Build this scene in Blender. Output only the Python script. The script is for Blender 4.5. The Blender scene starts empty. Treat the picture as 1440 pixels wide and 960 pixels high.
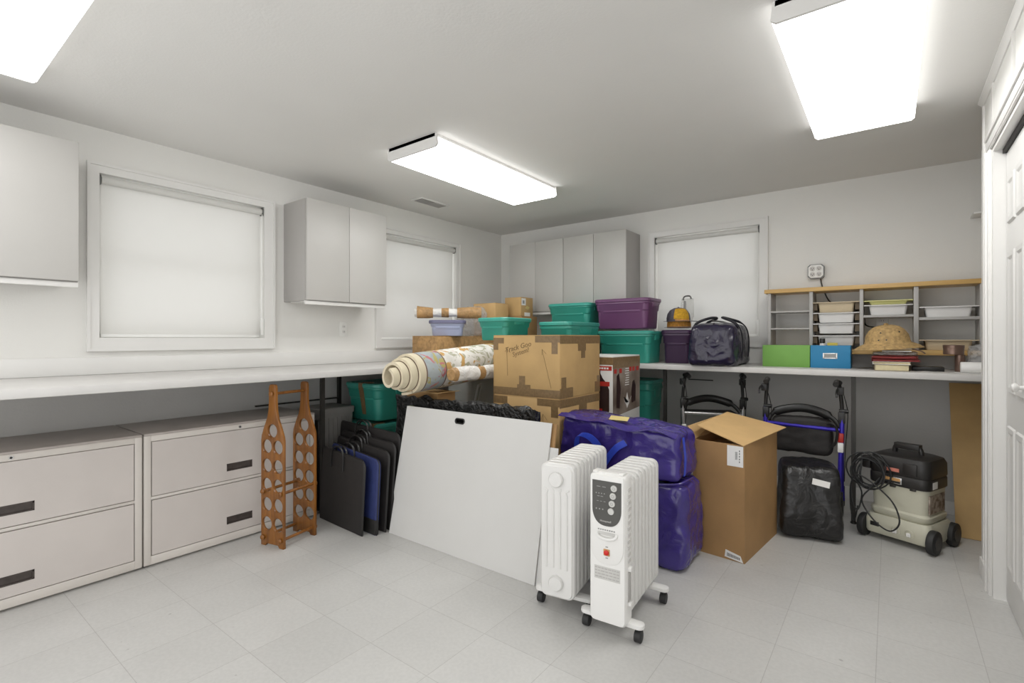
import bpy, bmesh, math, random
from mathutils import Vector, Matrix, noise
random.seed(7)
PI = math.pi
C = bpy.context.scene.collection
SC = bpy.context.scene

# ------------------------------------------------------------------ materials
def lin(c):
    return tuple(((v/255.)/12.92 if v/255. <= .04045 else ((v/255.+.055)/1.055)**2.4) for v in c)

def nodes(name):
    m = bpy.data.materials.new(name); m.use_nodes = True
    nt = m.node_tree
    return m, nt, nt.nodes['Principled BSDF']

def pmat(name, rgb, rough=.5, metal=0, var=.04, scale=18, bump=0, bscale=60, spec=.5, trans=0, rgb2=None,
         detail=4, distort=0, coat=0, alpha=1, bdist=.01, emit=0):
    """plain paint / plastic / card with a little mottling and optional bump"""
    m, nt, b = nodes(name)
    b.inputs['Roughness'].default_value = rough
    b.inputs['Metallic'].default_value = metal
    b.inputs['Specular IOR Level'].default_value = spec
    b.inputs['Transmission Weight'].default_value = trans
    b.inputs['Coat Weight'].default_value = coat
    b.inputs['Alpha'].default_value = alpha
    tc = nt.nodes.new('ShaderNodeTexCoord')
    c1 = lin(rgb)
    if rgb2 is None:
        lo = tuple(max(0, v*(1-var)) for v in c1); hi = tuple(min(1, v*(1+var)) for v in c1)
    else:
        lo, hi = c1, lin(rgb2)
    n = nt.nodes.new('ShaderNodeTexNoise'); n.inputs['Scale'].default_value = scale
    n.inputs['Detail'].default_value = detail; n.inputs['Distortion'].default_value = distort
    nt.links.new(tc.outputs['Object'], n.inputs['Vector'])
    r = nt.nodes.new('ShaderNodeValToRGB')
    r.color_ramp.elements[0].position = .35; r.color_ramp.elements[1].position = .65
    r.color_ramp.elements[0].color = (*lo, 1); r.color_ramp.elements[1].color = (*hi, 1)
    nt.links.new(n.outputs['Fac'], r.inputs['Fac'])
    nt.links.new(r.outputs['Color'], b.inputs['Base Color'])
    if bump:
        n2 = nt.nodes.new('ShaderNodeTexNoise'); n2.inputs['Scale'].default_value = bscale
        n2.inputs['Detail'].default_value = 5
        n2.inputs['Distortion'].default_value = distort
        nt.links.new(tc.outputs['Object'], n2.inputs['Vector'])
        bp = nt.nodes.new('ShaderNodeBump'); bp.inputs['Strength'].default_value = bump
        bp.inputs['Distance'].default_value = bdist
        nt.links.new(n2.outputs['Fac'], bp.inputs['Height'])
        nt.links.new(bp.outputs['Normal'], b.inputs['Normal'])
    if emit:
        b.inputs['Emission Color'].default_value = (*c1, 1); b.inputs['Emission Strength'].default_value = emit
    return m

M = {}
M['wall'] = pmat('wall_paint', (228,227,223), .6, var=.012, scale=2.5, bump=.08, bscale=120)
M['ceiling'] = pmat('ceiling_paint', (222,221,218), .75, var=.015, scale=1.5, bump=.08, bscale=90)
M['lowwall'] = pmat('lower_wall_grey', (196,195,192), .6, var=.03, scale=3, bump=.1, bscale=70)
M['trim'] = pmat('trim_paint', (226,225,222), .35, var=.012, scale=4)
M['door'] = pmat('door_paint', (213,212,209), .4, var=.012, scale=4)
M['blind'] = pmat('blind_vinyl', (226,225,221), .5, var=.01, scale=3)
_m = M['blind']; _b = _m.node_tree.nodes['Principled BSDF']; _t = _m.node_tree.nodes.new('ShaderNodeBsdfTranslucent'); _x = _m.node_tree.nodes.new('ShaderNodeMixShader')
_t.inputs[0].default_value = (.8, .8, .78, 1); _x.inputs[0].default_value = .2       # vinyl lets some daylight through
_m.node_tree.links.new(_b.outputs[0], _x.inputs[1]); _m.node_tree.links.new(_t.outputs[0], _x.inputs[2])
_m.node_tree.links.new(_x.outputs[0], _m.node_tree.nodes['Material Output'].inputs['Surface'])
M['chain'] = pmat('white_plastic', (235,235,232), .35, var=.01)
M['bracket'] = pmat('bracket_metal', (105,105,103), .35, metal=.7)
M['laminate'] = pmat('grey_laminate', (205,203,200), .42, var=.03, scale=6)
M['cab'] = pmat('grey_cabinet_laminate', (188,186,182), .4, var=.012, scale=4)
M['cabside'] = pmat('grey_cabinet_side', (172,169,166), .4, var=.015, scale=4)
M['alu'] = pmat('light_edge_strip', (228,227,224), .3, metal=.1, var=.01)
M['dark'] = pmat('dark_gap', (34,33,32), .6)
M['steel'] = pmat('dark_steel', (62,60,57), .45, metal=.5)
M['filepaint'] = pmat('putty_enamel', (206,200,193), .38, var=.018, scale=5, bump=.03, bscale=200)
M['filedrawer'] = pmat('putty_drawer_enamel', (199,192,187), .38, var=.02, scale=5, bump=.03, bscale=200)
M['filetop'] = pmat('cabinet_top', (168,160,154), .45, var=.05, scale=9)
M['recess'] = pmat('dark_recess', (66,58,54), .45, var=.2, scale=30)
M['chrome'] = pmat('chrome', (190,190,188), .18, metal=1)
M['card'] = pmat('cardboard', (188,155,104), .72, var=.06, scale=7, bump=.06, bscale=140)
M['card2'] = pmat('cardboard_brown', (162,126,82), .72, var=.07, scale=6, bump=.06, bscale=140)
M['card3'] = pmat('cardboard_light', (199,164,112), .7, var=.05, scale=7, bump=.06, bscale=140)
M['tape'] = pmat('brown_packing_tape', (128,104,72), .28, var=.12, scale=60, bump=.15, bscale=50)
M['ink'] = pmat('marker_ink', (122,98,62), .6)
M['paper'] = pmat('white_paper', (232,231,228), .6, var=.02)
M['black_ink'] = pmat('black_print', (40,40,40), .6)
M['grey_ink'] = pmat('grey_print', (150,150,148), .6)
M['kraft'] = pmat('kraft_paper', (170,134,88), .6, var=.22, scale=22, bump=.6, bscale=26, distort=1.2)
M['teal'] = pmat('teal_plastic', (52,146,130), .36, var=.05, scale=5)
M['teal_lid'] = pmat('teal_lid_plastic', (64,156,142), .34, var=.05, scale=5)
M['purple'] = pmat('purple_plastic', (108,68,106), .36, var=.05, scale=5)
M['dpurple'] = pmat('dark_purple_plastic', (66,44,72), .4, var=.05, scale=5)
M['blue_bin'] = pmat('periwinkle_plastic', (168,176,205), .36, var=.03, scale=5)
M['blue_lid'] = pmat('slate_lid', (104,104,130), .4, var=.05, scale=5)
M['bagpurple'] = pmat('purple_tarp', (60,47,122), .17, var=.12, scale=9, bump=.35, bscale=8, distort=1.2, bdist=.03, spec=.6)
M['bagdark'] = pmat('dark_navy_vinyl', (36,31,54), .2, var=.15, scale=9, bump=.4, bscale=7, distort=1.2, bdist=.03, spec=.6)
M['blackbag'] = pmat('black_vinyl', (30,29,29), .3, var=.2, scale=9, bump=.45, bscale=11, distort=1.2, bdist=.03)
M['blackfilm'] = pmat('black_plastic_film', (16,16,16), .13, var=.2, scale=14, bump=.9, bscale=22, distort=1.8, bdist=.03)
M['strap_blue'] = pmat('blue_webbing', (44,70,190), .5, var=.08, scale=40)
M['strap_black'] = pmat('black_webbing', (30,28,36), .6, var=.1, scale=40)
M['sticky'] = pmat('pale_yellow_paper', (206,188,124), .7, var=.03)
M['clearpocket'] = pmat('grey_clear_pocket', (98,92,132), .15, var=.05)
M['black'] = pmat('black_plastic', (33,32,31), .4, var=.1, scale=10)
M['blackmat'] = pmat('black_cloth', (35,32,31), .62, var=.1, scale=30, bump=.08, bscale=250)
M['navy'] = pmat('navy_nylon', (42,52,100), .6, var=.1, scale=30, bump=.15, bscale=40)
M['rubber'] = pmat('black_rubber', (38,38,38), .6, var=.08)
M['heater'] = pmat('white_enamel', (218,217,214), .3, var=.01, scale=4)
M['heater2'] = pmat('white_moulded_plastic', (229,228,225), .34, var=.01, scale=4)
M['panel'] = pmat('dark_grey_panel', (78,77,74), .4, var=.04)
M['button'] = pmat('pale_grey_button', (198,197,193), .4)
M['red'] = pmat('red_rocker', (196,34,24), .3)
M['whiteboard'] = pmat('white_foam_board', (205,204,201), .5, var=.01, scale=4)
M['amber'] = None
M['glass'] = pmat('window_glass', (240,244,246), .02, trans=1)
_m, _nt, _b = nodes('thin_window_glass'); _g = _nt.nodes.new('ShaderNodeBsdfTransparent'); _x = _nt.nodes.new('ShaderNodeMixShader')
_b.inputs['Roughness'].default_value = .03; _b.inputs['Base Color'].default_value = (.8, .85, .86, 1); _x.inputs[0].default_value = .12
_nt.links.new(_g.outputs[0], _x.inputs[1]); _nt.links.new(_b.outputs[0], _x.inputs[2]); _nt.links.new(_x.outputs[0], _nt.nodes['Material Output'].inputs['Surface'])
M['glass'] = _m
M['clear'] = pmat('clear_plastic', (214,214,208), .12, trans=.0, alpha=.34, bump=.2, bscale=25, bdist=.02)
M['clearbag'] = pmat('clear_film', (225,225,225), .1, alpha=.38, bump=.9, bscale=30, distort=1.5, bdist=.03)
M['green'] = pmat('lime_green_card', (116,166,78), .6, var=.02)
M['bluecard'] = pmat('bright_blue_card', (36,124,170), .55, var=.02)
M['maple'] = None
M['beige'] = pmat('beige_plastic', (206,190,160), .4, var=.02)
M['whitetray'] = pmat('white_tray_plastic', (229,228,226), .36, var=.01)
M['yellowlid'] = pmat('yellow_lid_plastic', (222,220,150), .36, var=.02)
M['shelfgrey'] = pmat('grey_shelf_laminate', (176,174,171), .42, var=.02, scale=6)
M['shelfdark'] = pmat('brown_runner', (92,78,58), .6)
M['straw'] = pmat('woven_straw', (182,151,101), .75, var=.22, scale=55, bump=.6, bscale=130, rgb2=None)
M['redfolder'] = pmat('red_folder_card', (150,44,42), .5, var=.08)
M['cream'] = pmat('cream_pages', (214,202,164), .7, var=.05, scale=50)
M['brownbook'] = pmat('book_cover', (110,96,76), .5)
M['copper'] = pmat('copper_brown_tin', (128,104,92), .3, metal=.5, var=.1)
M['vacgrey'] = pmat('putty_plastic', (196,194,176), .4, var=.03, scale=6)
M['vacblack'] = pmat('vac_black_plastic', (38,36,35), .42, var=.08, scale=8, bump=.05, bscale=300)
M['vaclabel'] = pmat('orange_label', (196,150,96), .5, var=.1, scale=40)
M['vacred'] = pmat('red_label', (196,120,104), .5, var=.1, scale=40)
M['rollblue'] = pmat('metallic_blue_tube', (60,48,170), .28, metal=.35, var=.03)
M['silver'] = pmat('silver_tube', (206,206,204), .25, metal=.8)
M['capgrey'] = pmat('grey_cap_cloth', (98,96,106), .8, var=.12, scale=60, bump=.2, bscale=200)
M['capyellow'] = pmat('yellow_cap_cloth', (206,158,40), .8, var=.15, scale=60, bump=.2, bscale=200)
M['caporange'] = pmat('orange_cap_cloth', (218,156,72), .8, var=.2, scale=60, bump=.2, bscale=200)
M['white_wrap'] = pmat('white_tissue', (226,224,220), .5, var=.04, scale=12, bump=.8, bscale=20, distort=1, bdist=.03)
M['crate'] = pmat('grey_crate_plastic', (134,131,128), .5, var=.03)
M['boxprint_white'] = pmat('printed_white_card', (222,222,218), .45, var=.02)
M['boxprint_dark'] = pmat('printed_photo_brown', (96,80,70), .4, rgb2=(158,146,134), scale=5, detail=6)
M['boxprint_red'] = pmat('printed_red', (182,46,36), .4, var=.08)
M['boxprint_black'] = pmat('printed_black', (46,26,26), .4, var=.2)
M['rugback'] = pmat('cream_rug_backing', (214,203,178), .85, var=.06, scale=30, bump=.3, bscale=180)

def wood(name, a, b_, scale, rough, axis='Z'):
    m, nt, b = nodes(name)
    tc = nt.nodes.new('ShaderNodeTexCoord'); mp = nt.nodes.new('ShaderNodeMapping')
    mp.inputs['Scale'].default_value = {'Z': (9,9,1), 'X': (1,9,9)}[axis]
    n = nt.nodes.new('ShaderNodeTexNoise'); n.inputs['Scale'].default_value = scale; n.inputs['Detail'].default_value = 6
    n.inputs['Distortion'].default_value = .6
    r = nt.nodes.new('ShaderNodeValToRGB')
    r.color_ramp.elements[0].position = .3; r.color_ramp.elements[1].position = .7
    r.color_ramp.elements[0].color = (*lin(a), 1); r.color_ramp.elements[1].color = (*lin(b_), 1)
    nt.links.new(tc.outputs['Object'], mp.inputs['Vector']); nt.links.new(mp.outputs['Vector'], n.inputs['Vector'])
    nt.links.new(n.outputs['Fac'], r.inputs['Fac']); nt.links.new(r.outputs['Color'], b.inputs['Base Color'])
    b.inputs['Roughness'].default_value = rough
    return m
M['amber'] = wood('amber_varnished_wood', (104,62,22), (150,98,42), 4, .3)
M['maple'] = wood('maple_board', (196,156,92), (216,180,116), 3, .4, 'X')

def floor_mat():
    m, nt, b = nodes('vinyl_floor_tiles')
    tc = nt.nodes.new('ShaderNodeTexCoord'); mp = nt.nodes.new('ShaderNodeMapping')
    mp.inputs['Location'].default_value = (.04, .045, 0)
    nt.links.new(tc.outputs['Object'], mp.inputs['Vector'])
    br = nt.nodes.new('ShaderNodeTexBrick'); br.offset = 0; br.squash = 1
    br.inputs['Scale'].default_value = 1; br.inputs['Brick Width'].default_value = .305; br.inputs['Row Height'].default_value = .305
    br.inputs['Mortar Size'].default_value = .0013; br.inputs['Mortar Smooth'].default_value = .3; br.inputs['Bias'].default_value = 0
    br.inputs['Color1'].default_value = (*lin((200,199,196)), 1); br.inputs['Color2'].default_value = (*lin((195,194,191)), 1)
    br.inputs['Mortar'].default_value = (*lin((174,172,169)), 1)
    nt.links.new(mp.outputs['Vector'], br.inputs['Vector'])
    def ramp(scale, p0, p1, c0, c1, detail=5):
        n = nt.nodes.new('ShaderNodeTexNoise'); n.inputs['Scale'].default_value = scale; n.inputs['Detail'].default_value = detail
        nt.links.new(tc.outputs['Object'], n.inputs['Vector'])
        r = nt.nodes.new('ShaderNodeValToRGB'); r.color_ramp.elements[0].position = p0; r.color_ramp.elements[1].position = p1
        r.color_ramp.elements[0].color = (c0, c0, c0, 1); r.color_ramp.elements[1].color = (c1, c1, c1, 1)
        nt.links.new(n.outputs['Fac'], r.inputs['Fac']); return r, n
    def mul(a, b_, f=1):
        x = nt.nodes.new('ShaderNodeMix'); x.data_type = 'RGBA'; x.blend_type = 'MULTIPLY'; x.inputs[0].default_value = f
        nt.links.new(a, x.inputs[6]); nt.links.new(b_, x.inputs[7]); return x.outputs[2]
    r1, _ = ramp(70, .40, .60, .95, 1.0)          # marbled chips
    r2, _ = ramp(3.2, .35, .65, .95, 1.0)         # worn patches
    r3, _ = ramp(26, .21, .25, .55, 1.0, 2)       # small dark scuffs
    o = mul(mul(mul(br.outputs['Color'], r1.outputs['Color']), r2.outputs['Color']), r3.outputs['Color'], .7)
    nt.links.new(o, b.inputs['Base Color'])
    r4, _ = ramp(9, .3, .7, .34, .5)
    nt.links.new(r4.outputs['Color'], b.inputs['Roughness'])
    bp = nt.nodes.new('ShaderNodeBump'); bp.inputs['Strength'].default_value = .1; bp.inputs['Distance'].default_value = .002
    nt.links.new(br.outputs['Fac'], bp.inputs['Height']); bp.invert = True
    nt.links.new(bp.outputs['Normal'], b.inputs['Normal'])
    return m
M['floor'] = floor_mat()

def rug_mat():
    """white pile with flower clusters and a grey blue border; UV.x along the roll, UV.y round it (metres)"""
    m, nt, b = nodes('floral_rug_pile')
    L = nt.links.new; N = nt.nodes.new
    uv = N('ShaderNodeUVMap'); uv.uv_map = 'UVMap'
    sx = N('ShaderNodeSeparateXYZ'); L(uv.outputs['UV'], sx.inputs[0])
    def math_(op, a, b_=None):
        x = N('ShaderNodeMath'); x.operation = op
        for i, v in enumerate((a, b_)):
            if v is None: continue
            if isinstance(v, (int, float)): x.inputs[i].default_value = v
            else: L(v, x.inputs[i])
        return x.outputs[0]
    def mix(f, a, b_):
        x = N('ShaderNodeMix'); x.data_type = 'RGBA'
        L(f, x.inputs[0])
        for i, v in ((6, a), (7, b_)):
            if isinstance(v, tuple): x.inputs[i].default_value = (*lin(v), 1)
            else: L(v, x.inputs[i])
        return x.outputs[2]
    def noise_(scale, detail=2, dist=0, off=0):
        mp = N('ShaderNodeMapping'); mp.inputs['Location'].default_value = (off, off*1.7, 0); L(uv.outputs['UV'], mp.inputs['Vector'])
        n = N('ShaderNodeTexNoise'); n.inputs['Scale'].default_value = scale; n.inputs['Detail'].default_value = detail
        n.inputs['Distortion'].default_value = dist; L(mp.outputs['Vector'], n.inputs['Vector']); return n.outputs['Fac']
    def step(v, lo, hi):
        r = N('ShaderNodeMapRange'); r.inputs['From Min'].default_value = lo; r.inputs['From Max'].default_value = hi
        L(v, r.inputs['Value']); return r.outputs[0]
    col = mix(step(noise_(9, 3), .35, .7), (226,224,219), (206,203,196))
    # leaf sprays, warm blossoms, gold heads
    col = mix(step(noise_(15, 2, 1.5, 3.1), .54, .59), col, (168,168,146))
    col = mix(step(noise_(10, 2, .8, 7.7), .56, .60), col, (190,152,92))
    vo = N('ShaderNodeTexVoronoi'); vo.inputs['Scale'].default_value = 6.5; L(uv.outputs['UV'], vo.inputs['Vector'])
    ring = step(math_('ADD', vo.outputs['Distance'], math_('MULTIPLY', noise_(30, 2, 0, 1.2), .25)), .36, .30)
    sel = step(noise_(3.3, 0, 0, 5.5), .42, .45)
    col = mix(math_('MULTIPLY', ring, sel), col, (196,126,104))
    core = step(math_('ADD', vo.outputs['Distance'], math_('MULTIPLY', noise_(40, 2), .2)), .22, .17)
    col = mix(math_('MULTIPLY', core, sel), col, (222,190,168))
    # border band near the end: cream edge | line | grey blue ground with flowers | line
    x = sx.outputs[0]
    bcol = mix(step(noise_(8, 3, .6, 2.), .4, .6), (150,158,160), (172,180,182))
    bcol = mix(step(noise_(12, 2, 1.2, 4.4), .54, .58), bcol, (172,164,106))
    bcol = mix(step(noise_(9, 2, 1.5, 9.1), .57, .61), bcol, (184,118,120))
    inb = math_('MULTIPLY', math_('GREATER_THAN', x, .055), math_('LESS_THAN', x, .215))
    col = mix(inb, col, bcol)
    edge = math_('LESS_THAN', x, .05)
    col = mix(edge, col, (216,206,180))
    for a in (.052, .215):
        ln = math_('LESS_THAN', math_('ABSOLUTE', math_('SUBTRACT', x, a)), .005)
        col = mix(ln, col, (120,98,84))
    L(col, b.inputs['Base Color']); b.inputs['Roughness'].default_value = .9
    bp = N('ShaderNodeBump'); bp.inputs['Strength'].default_value = .3; bp.inputs['Distance'].default_value = .004
    L(noise_(260, 2), bp.inputs['Height']); L(bp.outputs['Normal'], b.inputs['Normal'])
    return m
M['rug'] = rug_mat()

def lamp_mat(k=1, name='lit_acrylic_lens', LAMP=6.4):
    m, nt, b = nodes(name)
    b.inputs['Base Color'].default_value = (.85, .85, .84, 1); b.inputs['Roughness'].default_value = .4
    tc = nt.nodes.new('ShaderNodeTexCoord'); sx = nt.nodes.new('ShaderNodeSeparateXYZ')
    nt.links.new(tc.outputs['Object'], sx.inputs[0])
    # two fluorescent tubes glow through the lens as two soft bands
    a = nt.nodes.new('ShaderNodeMath'); a.operation = 'ABSOLUTE'; nt.links.new(sx.outputs[0], a.inputs[0])
    r = nt.nodes.new('ShaderNodeMapRange'); r.inputs['From Min'].default_value = .0; r.inputs['From Max'].default_value = .09
    r.inputs['To Min'].default_value = LAMP*.86*k; r.inputs['To Max'].default_value = LAMP*k
    nt.links.new(a.outputs[0], r.inputs['Value'])
    b.inputs['Emission Color'].default_value = (1, .995, .985, 1)
    nt.links.new(r.outputs[0], b.inputs['Emission Strength'])
    return m

# ------------------------------------------------------------------ geometry helpers
def BM(): return bmesh.new()

def bx(bm, x0, x1, y0, y1, z0, z1, X=None):
    if x0 > x1: x0, x1 = x1, x0
    vs = [bm.verts.new((x, y, z)) for z in (z0, z1) for y in (y0, y1) for x in (x0, x1)]
    if X is not None:
        for v in vs: v.co = X @ v.co
    for f in ((0,2,3,1),(4,5,7,6),(0,1,5,4),(2,6,7,3),(0,4,6,2),(1,3,7,5)):
        bm.faces.new([vs[i] for i in f])
    return vs

def ring_faces(bm, rings, closed_ends=True, loop=True):
    R = [[bm.verts.new(p) for p in r] for r in rings]
    n = len(R[0])
    for a, b in zip(R, R[1:]):
        for i in range(n if loop else n-1):
            j = (i+1) % n
            bm.faces.new((a[i], a[j], b[j], b[i]))
    if closed_ends and loop:
        bm.faces.new(R[0][::-1]); bm.faces.new(R[-1])
    return R

def frame(d):
    d = d.normalized(); u = Vector((0,0,1)) if abs(d.z) < .9 else Vector((1,0,0))
    a = d.cross(u).normalized(); return a, d.cross(a).normalized()

def cyl(bm, p0, p1, r0, r1=None, n=16):
    p0, p1 = Vector(p0), Vector(p1); r1 = r0 if r1 is None else r1
    a, b = frame(p1-p0)
    ring_faces(bm, [[p + r*(math.cos(t)*a + math.sin(t)*b) for t in (2*PI*i/n for i in range(n))] for p, r in ((p0, r0), (p1, r1))])

def tube(bm, pts, r, n=8, closed=False, squash=1):
    P = [Vector(p) for p in pts]; m = len(P); rings = []
    up = None
    for i in range(m):
        if closed: d = P[(i+1) % m]-P[i-1]
        else: d = P[min(i+1, m-1)]-P[max(i-1, 0)]
        d = d.normalized()
        if up is None: a, b = frame(d)
        else:
            a = (up - d*up.dot(d)).normalized(); b = d.cross(a).normalized()
        up = a
        rr = r[i] if isinstance(r, (list, tuple)) else r
        rings.append([P[i] + rr*(math.cos(t)*a + squash*math.sin(t)*b) for t in (2*PI*k/n for k in range(n))])
    if closed: rings.append(rings[0]); R = ring_faces(bm, rings, False); bmesh.ops.remove_doubles(bm, verts=bm.verts, dist=1e-6)
    else: ring_faces(bm, rings)

def spline(pts, k=6):
    P = [Vector(p) for p in pts]; out = []
    for i in range(len(P)-1):
        a, b, c, d = P[max(i-1,0)], P[i], P[i+1], P[min(i+2,len(P)-1)]
        for j in range(k):
            t = j/k
            out.append(.5*((2*b) + (c-a)*t + (2*a-5*b+4*c-d)*t*t + (3*b-a-3*c+d)*t**3))
    return out + [P[-1]]

def rrect(w, d, r, z, k=4, cx=0, cy=0):
    out = []; r = min(r, w/2-1e-4, d/2-1e-4)
    for qx, qy, a0 in ((1,1,0), (-1,1,90), (-1,-1,180), (1,-1,270)):
        for i in range(k+1):
            t = math.radians(a0+90*i/k)
            out.append(Vector((cx+qx*(w/2-r)+r*math.cos(t), cy+qy*(d/2-r)+r*math.sin(t), z)))
    return out

def loft(bm, spec, X=None, k=4):
    """spec rows (w, d, r, z[, cx, cy])"""
    rings = [rrect(s[0], s[1], s[2], s[3], k, *(s[4:6] if len(s) > 4 else (0, 0))) for s in spec]
    if X is not None: rings = [[X @ p for p in r] for r in rings]
    ring_faces(bm, rings)

def lathe(bm, prof, n=24, sx=1, sy=1, c=(0,0,0), X=None):
    rings = []
    for r, z in prof:
        rings.append([Vector((c[0]+sx*max(r,1e-4)*math.cos(2*PI*i/n), c[1]+sy*max(r,1e-4)*math.sin(2*PI*i/n), c[2]+z)) for i in range(n)])
    if X is not None: rings = [[X @ p for p in r] for r in rings]
    ring_faces(bm, rings)

def prism(bm, pts, axis, a, b):
    """extrude a 2D outline: axis 'y' -> pts are (x,z); 'x' -> (y,z); 'z' -> (x,y)"""
    f = {'y': lambda p, t: (p[0], t, p[1]), 'x': lambda p, t: (t, p[0], p[1]), 'z': lambda p, t: (p[0], p[1], t)}[axis]
    ring_faces(bm, [[Vector(f(p, t)) for p in pts] for t in (a, b)])

def soft_box(w, d, h, k=6, cuts=26, amp=.012, freq=7, seed=0, shape=None, sag=0):
    """a filled bag: rounded block, sat on z=0, with creases"""
    bm = BM(); bmesh.ops.create_cube(bm, size=2)
    bmesh.ops.subdivide_edges(bm, edges=bm.edges[:], cuts=cuts, use_grid_fill=True)
    off = Vector((seed*3.17, seed*1.31, seed*2.23))
    for v in bm.verts:
        p = v.co.copy(); q = (abs(p.x)**k+abs(p.y)**k+abs(p.z)**k)**(1/k)
        p = p/q
        if sag: 
            s = 1+sag*(1-((p.z+.35)/1.35)**2); p.x *= s; p.y *= s
        P = Vector((p.x*w/2, p.y*d/2, (p.z+1)*h/2))
        if shape: P = shape(P)
        nrm = v.co.normalized()
        a = noise.noise(P*freq+off); b = abs(noise.noise(P*freq*2.1+off*1.7)); c = noise.noise(P*freq*.45+off)
        P += nrm*amp*(a*1.2 - b*1.3 + c*1.1)
        P.z = max(P.z, 0.0 + .002*(P.z < .002))
        v.co = P
    lo = min(v.co.z for v in bm.verts)
    for v in bm.verts: v.co.z -= lo
    return bm

def join_xf(bm, X):
    bmesh.ops.transform(bm, matrix=X, verts=bm.verts)
    return bm

def shift(bm, loc):
    bmesh.ops.translate(bm, vec=-Vector(loc), verts=bm.verts); return bm

# ------------------------------------------------------------------ object helpers
def obj(name, bm, mat, parent=None, smooth=40, bevel=0, label=None, seg=2, loc=None):
    """link one mesh object; coordinates are local to its parent (or to loc)"""
    bmesh.ops.recalc_face_normals(bm, faces=bm.faces)
    if bevel:
        es = [e for e in bm.edges if len(e.link_faces) == 2 and e.calc_face_angle(0) > .6]
        bmesh.ops.bevel(bm, geom=es, offset=bevel, segments=seg, affect='EDGES', profile=.5, clamp_overlap=True)
    me = bpy.data.meshes.new(name); bm.to_mesh(me); bm.free()
    mats = mat if isinstance(mat, (list, tuple)) else [mat]
    for m in mats: me.materials.append(m)
    if smooth:
        me.polygons.foreach_set('use_smooth', [True]*len(me.polygons))
        me.set_sharp_from_angle(angle=math.radians(smooth))
    o = bpy.data.objects.new(name, me); C.objects.link(o)
    if parent is not None: o.parent = parent
    if loc is not None: o.location = loc
    if label: o['label'] = label
    return o

def tag(o, label, cat, group=None, kind=None):
    o['label'] = label; o['category'] = cat
    if group: o['group'] = group
    if kind: o['kind'] = kind
    return o

def thing(name, label, cat, loc=(0,0,0), rz=0, group=None):
    o = bpy.data.objects.new(name, None); C.objects.link(o); o.empty_display_size = .05
    o.location = loc; o.rotation_euler = (0, 0, rz)
    return tag(o, label, cat, group)

def structure(name, label, bm=None, mat=None, loc=None, **k):
    if bm is None:
        o = bpy.data.objects.new(name, None); C.objects.link(o)
        if loc: o.location = loc
    else: o = obj(name, bm, mat, loc=loc, **k)
    o['kind'] = 'structure'; o['label'] = label; o['category'] = name.split('_')[0]
    return o

def copy_thing(root, loc, rz, label, group=None):
    r = root.copy(); C.objects.link(r); r.location = loc; r.rotation_euler = (0, 0, rz); r['label'] = label
    if group: r['group'] = group
    for ch in list(root.children):
        c = ch.copy(); C.objects.link(c); c.parent = r
        for g in list(ch.children):
            d = g.copy(); C.objects.link(d); d.parent = c
    return r

def text_bm(s, size, depth=.0004, shear=0, align='CENTER'):
    cu = bpy.data.curves.new('txt', 'FONT'); cu.body = s; cu.size = size; cu.extrude = depth; cu.shear = shear
    cu.align_x = align; cu.align_y = 'CENTER'; cu.resolution_u = 2
    o = bpy.data.objects.new('txt', cu); C.objects.link(o)
    dg = bpy.context.evaluated_depsgraph_get(); dg.update()
    me = bpy.data.meshes.new_from_object(o.evaluated_get(dg))
    bm = BM(); bm.from_mesh(me); bpy.data.meshes.remove(me); bpy.data.objects.remove(o); bpy.data.curves.remove(cu)
    return bm

def outline_bm(outer, holes, depth):
    """flat board with holes: outline in XY, extruded symmetrically in Z"""
    cu = bpy.data.curves.new('cut', 'CURVE'); cu.dimensions = '2D'; cu.fill_mode = 'BOTH'; cu.extrude = depth/2
    for pts in [outer]+holes:
        sp = cu.splines.new('POLY'); sp.points.add(len(pts)-1); sp.use_cyclic_u = True
        for q, p in zip(sp.points, pts): q.co = (p[0], p[1], 0, 1)
    o = bpy.data.objects.new('cut', cu); C.objects.link(o)
    dg = bpy.context.evaluated_depsgraph_get(); dg.update()
    me = bpy.data.meshes.new_from_object(o.evaluated_get(dg))
    bm = BM(); bm.from_mesh(me); bpy.data.meshes.remove(me); bpy.data.objects.remove(o); bpy.data.curves.remove(cu)
    bmesh.ops.remove_doubles(bm, verts=bm.verts, dist=1e-5)
    return bm

# upright writing facing -Y / +X
FACE_NY = Matrix.Rotation(PI/2, 4, 'X')
FACE_PX = Matrix.Rotation(PI/2, 4, 'Z') @ Matrix.Rotation(PI/2, 4, 'X')

WORLD = 1.25; EXPOSURE = 0.46
# ------------------------------------------------------------------ the room
XA, YB, HC = -3.45, 4.34, 2.30          # left wall, back wall, ceiling
XR, YR = .362, 3.32                     # right wall (cupboard front) and where it ends
YN = -.75                               # near edge of the modelled room
bm = BM(); bx(bm, XA-.15, 1.1, YN, YB+.15, -.1, 0); structure('floor', 'pale grey vinyl tile floor', bm, M['floor'], smooth=0)
bm = BM(); bx(bm, XA-.15, 1.1, YN, YB+.15, HC, HC+.1); structure('ceiling', 'plain grey white ceiling', bm, M['ceiling'], smooth=0)

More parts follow.
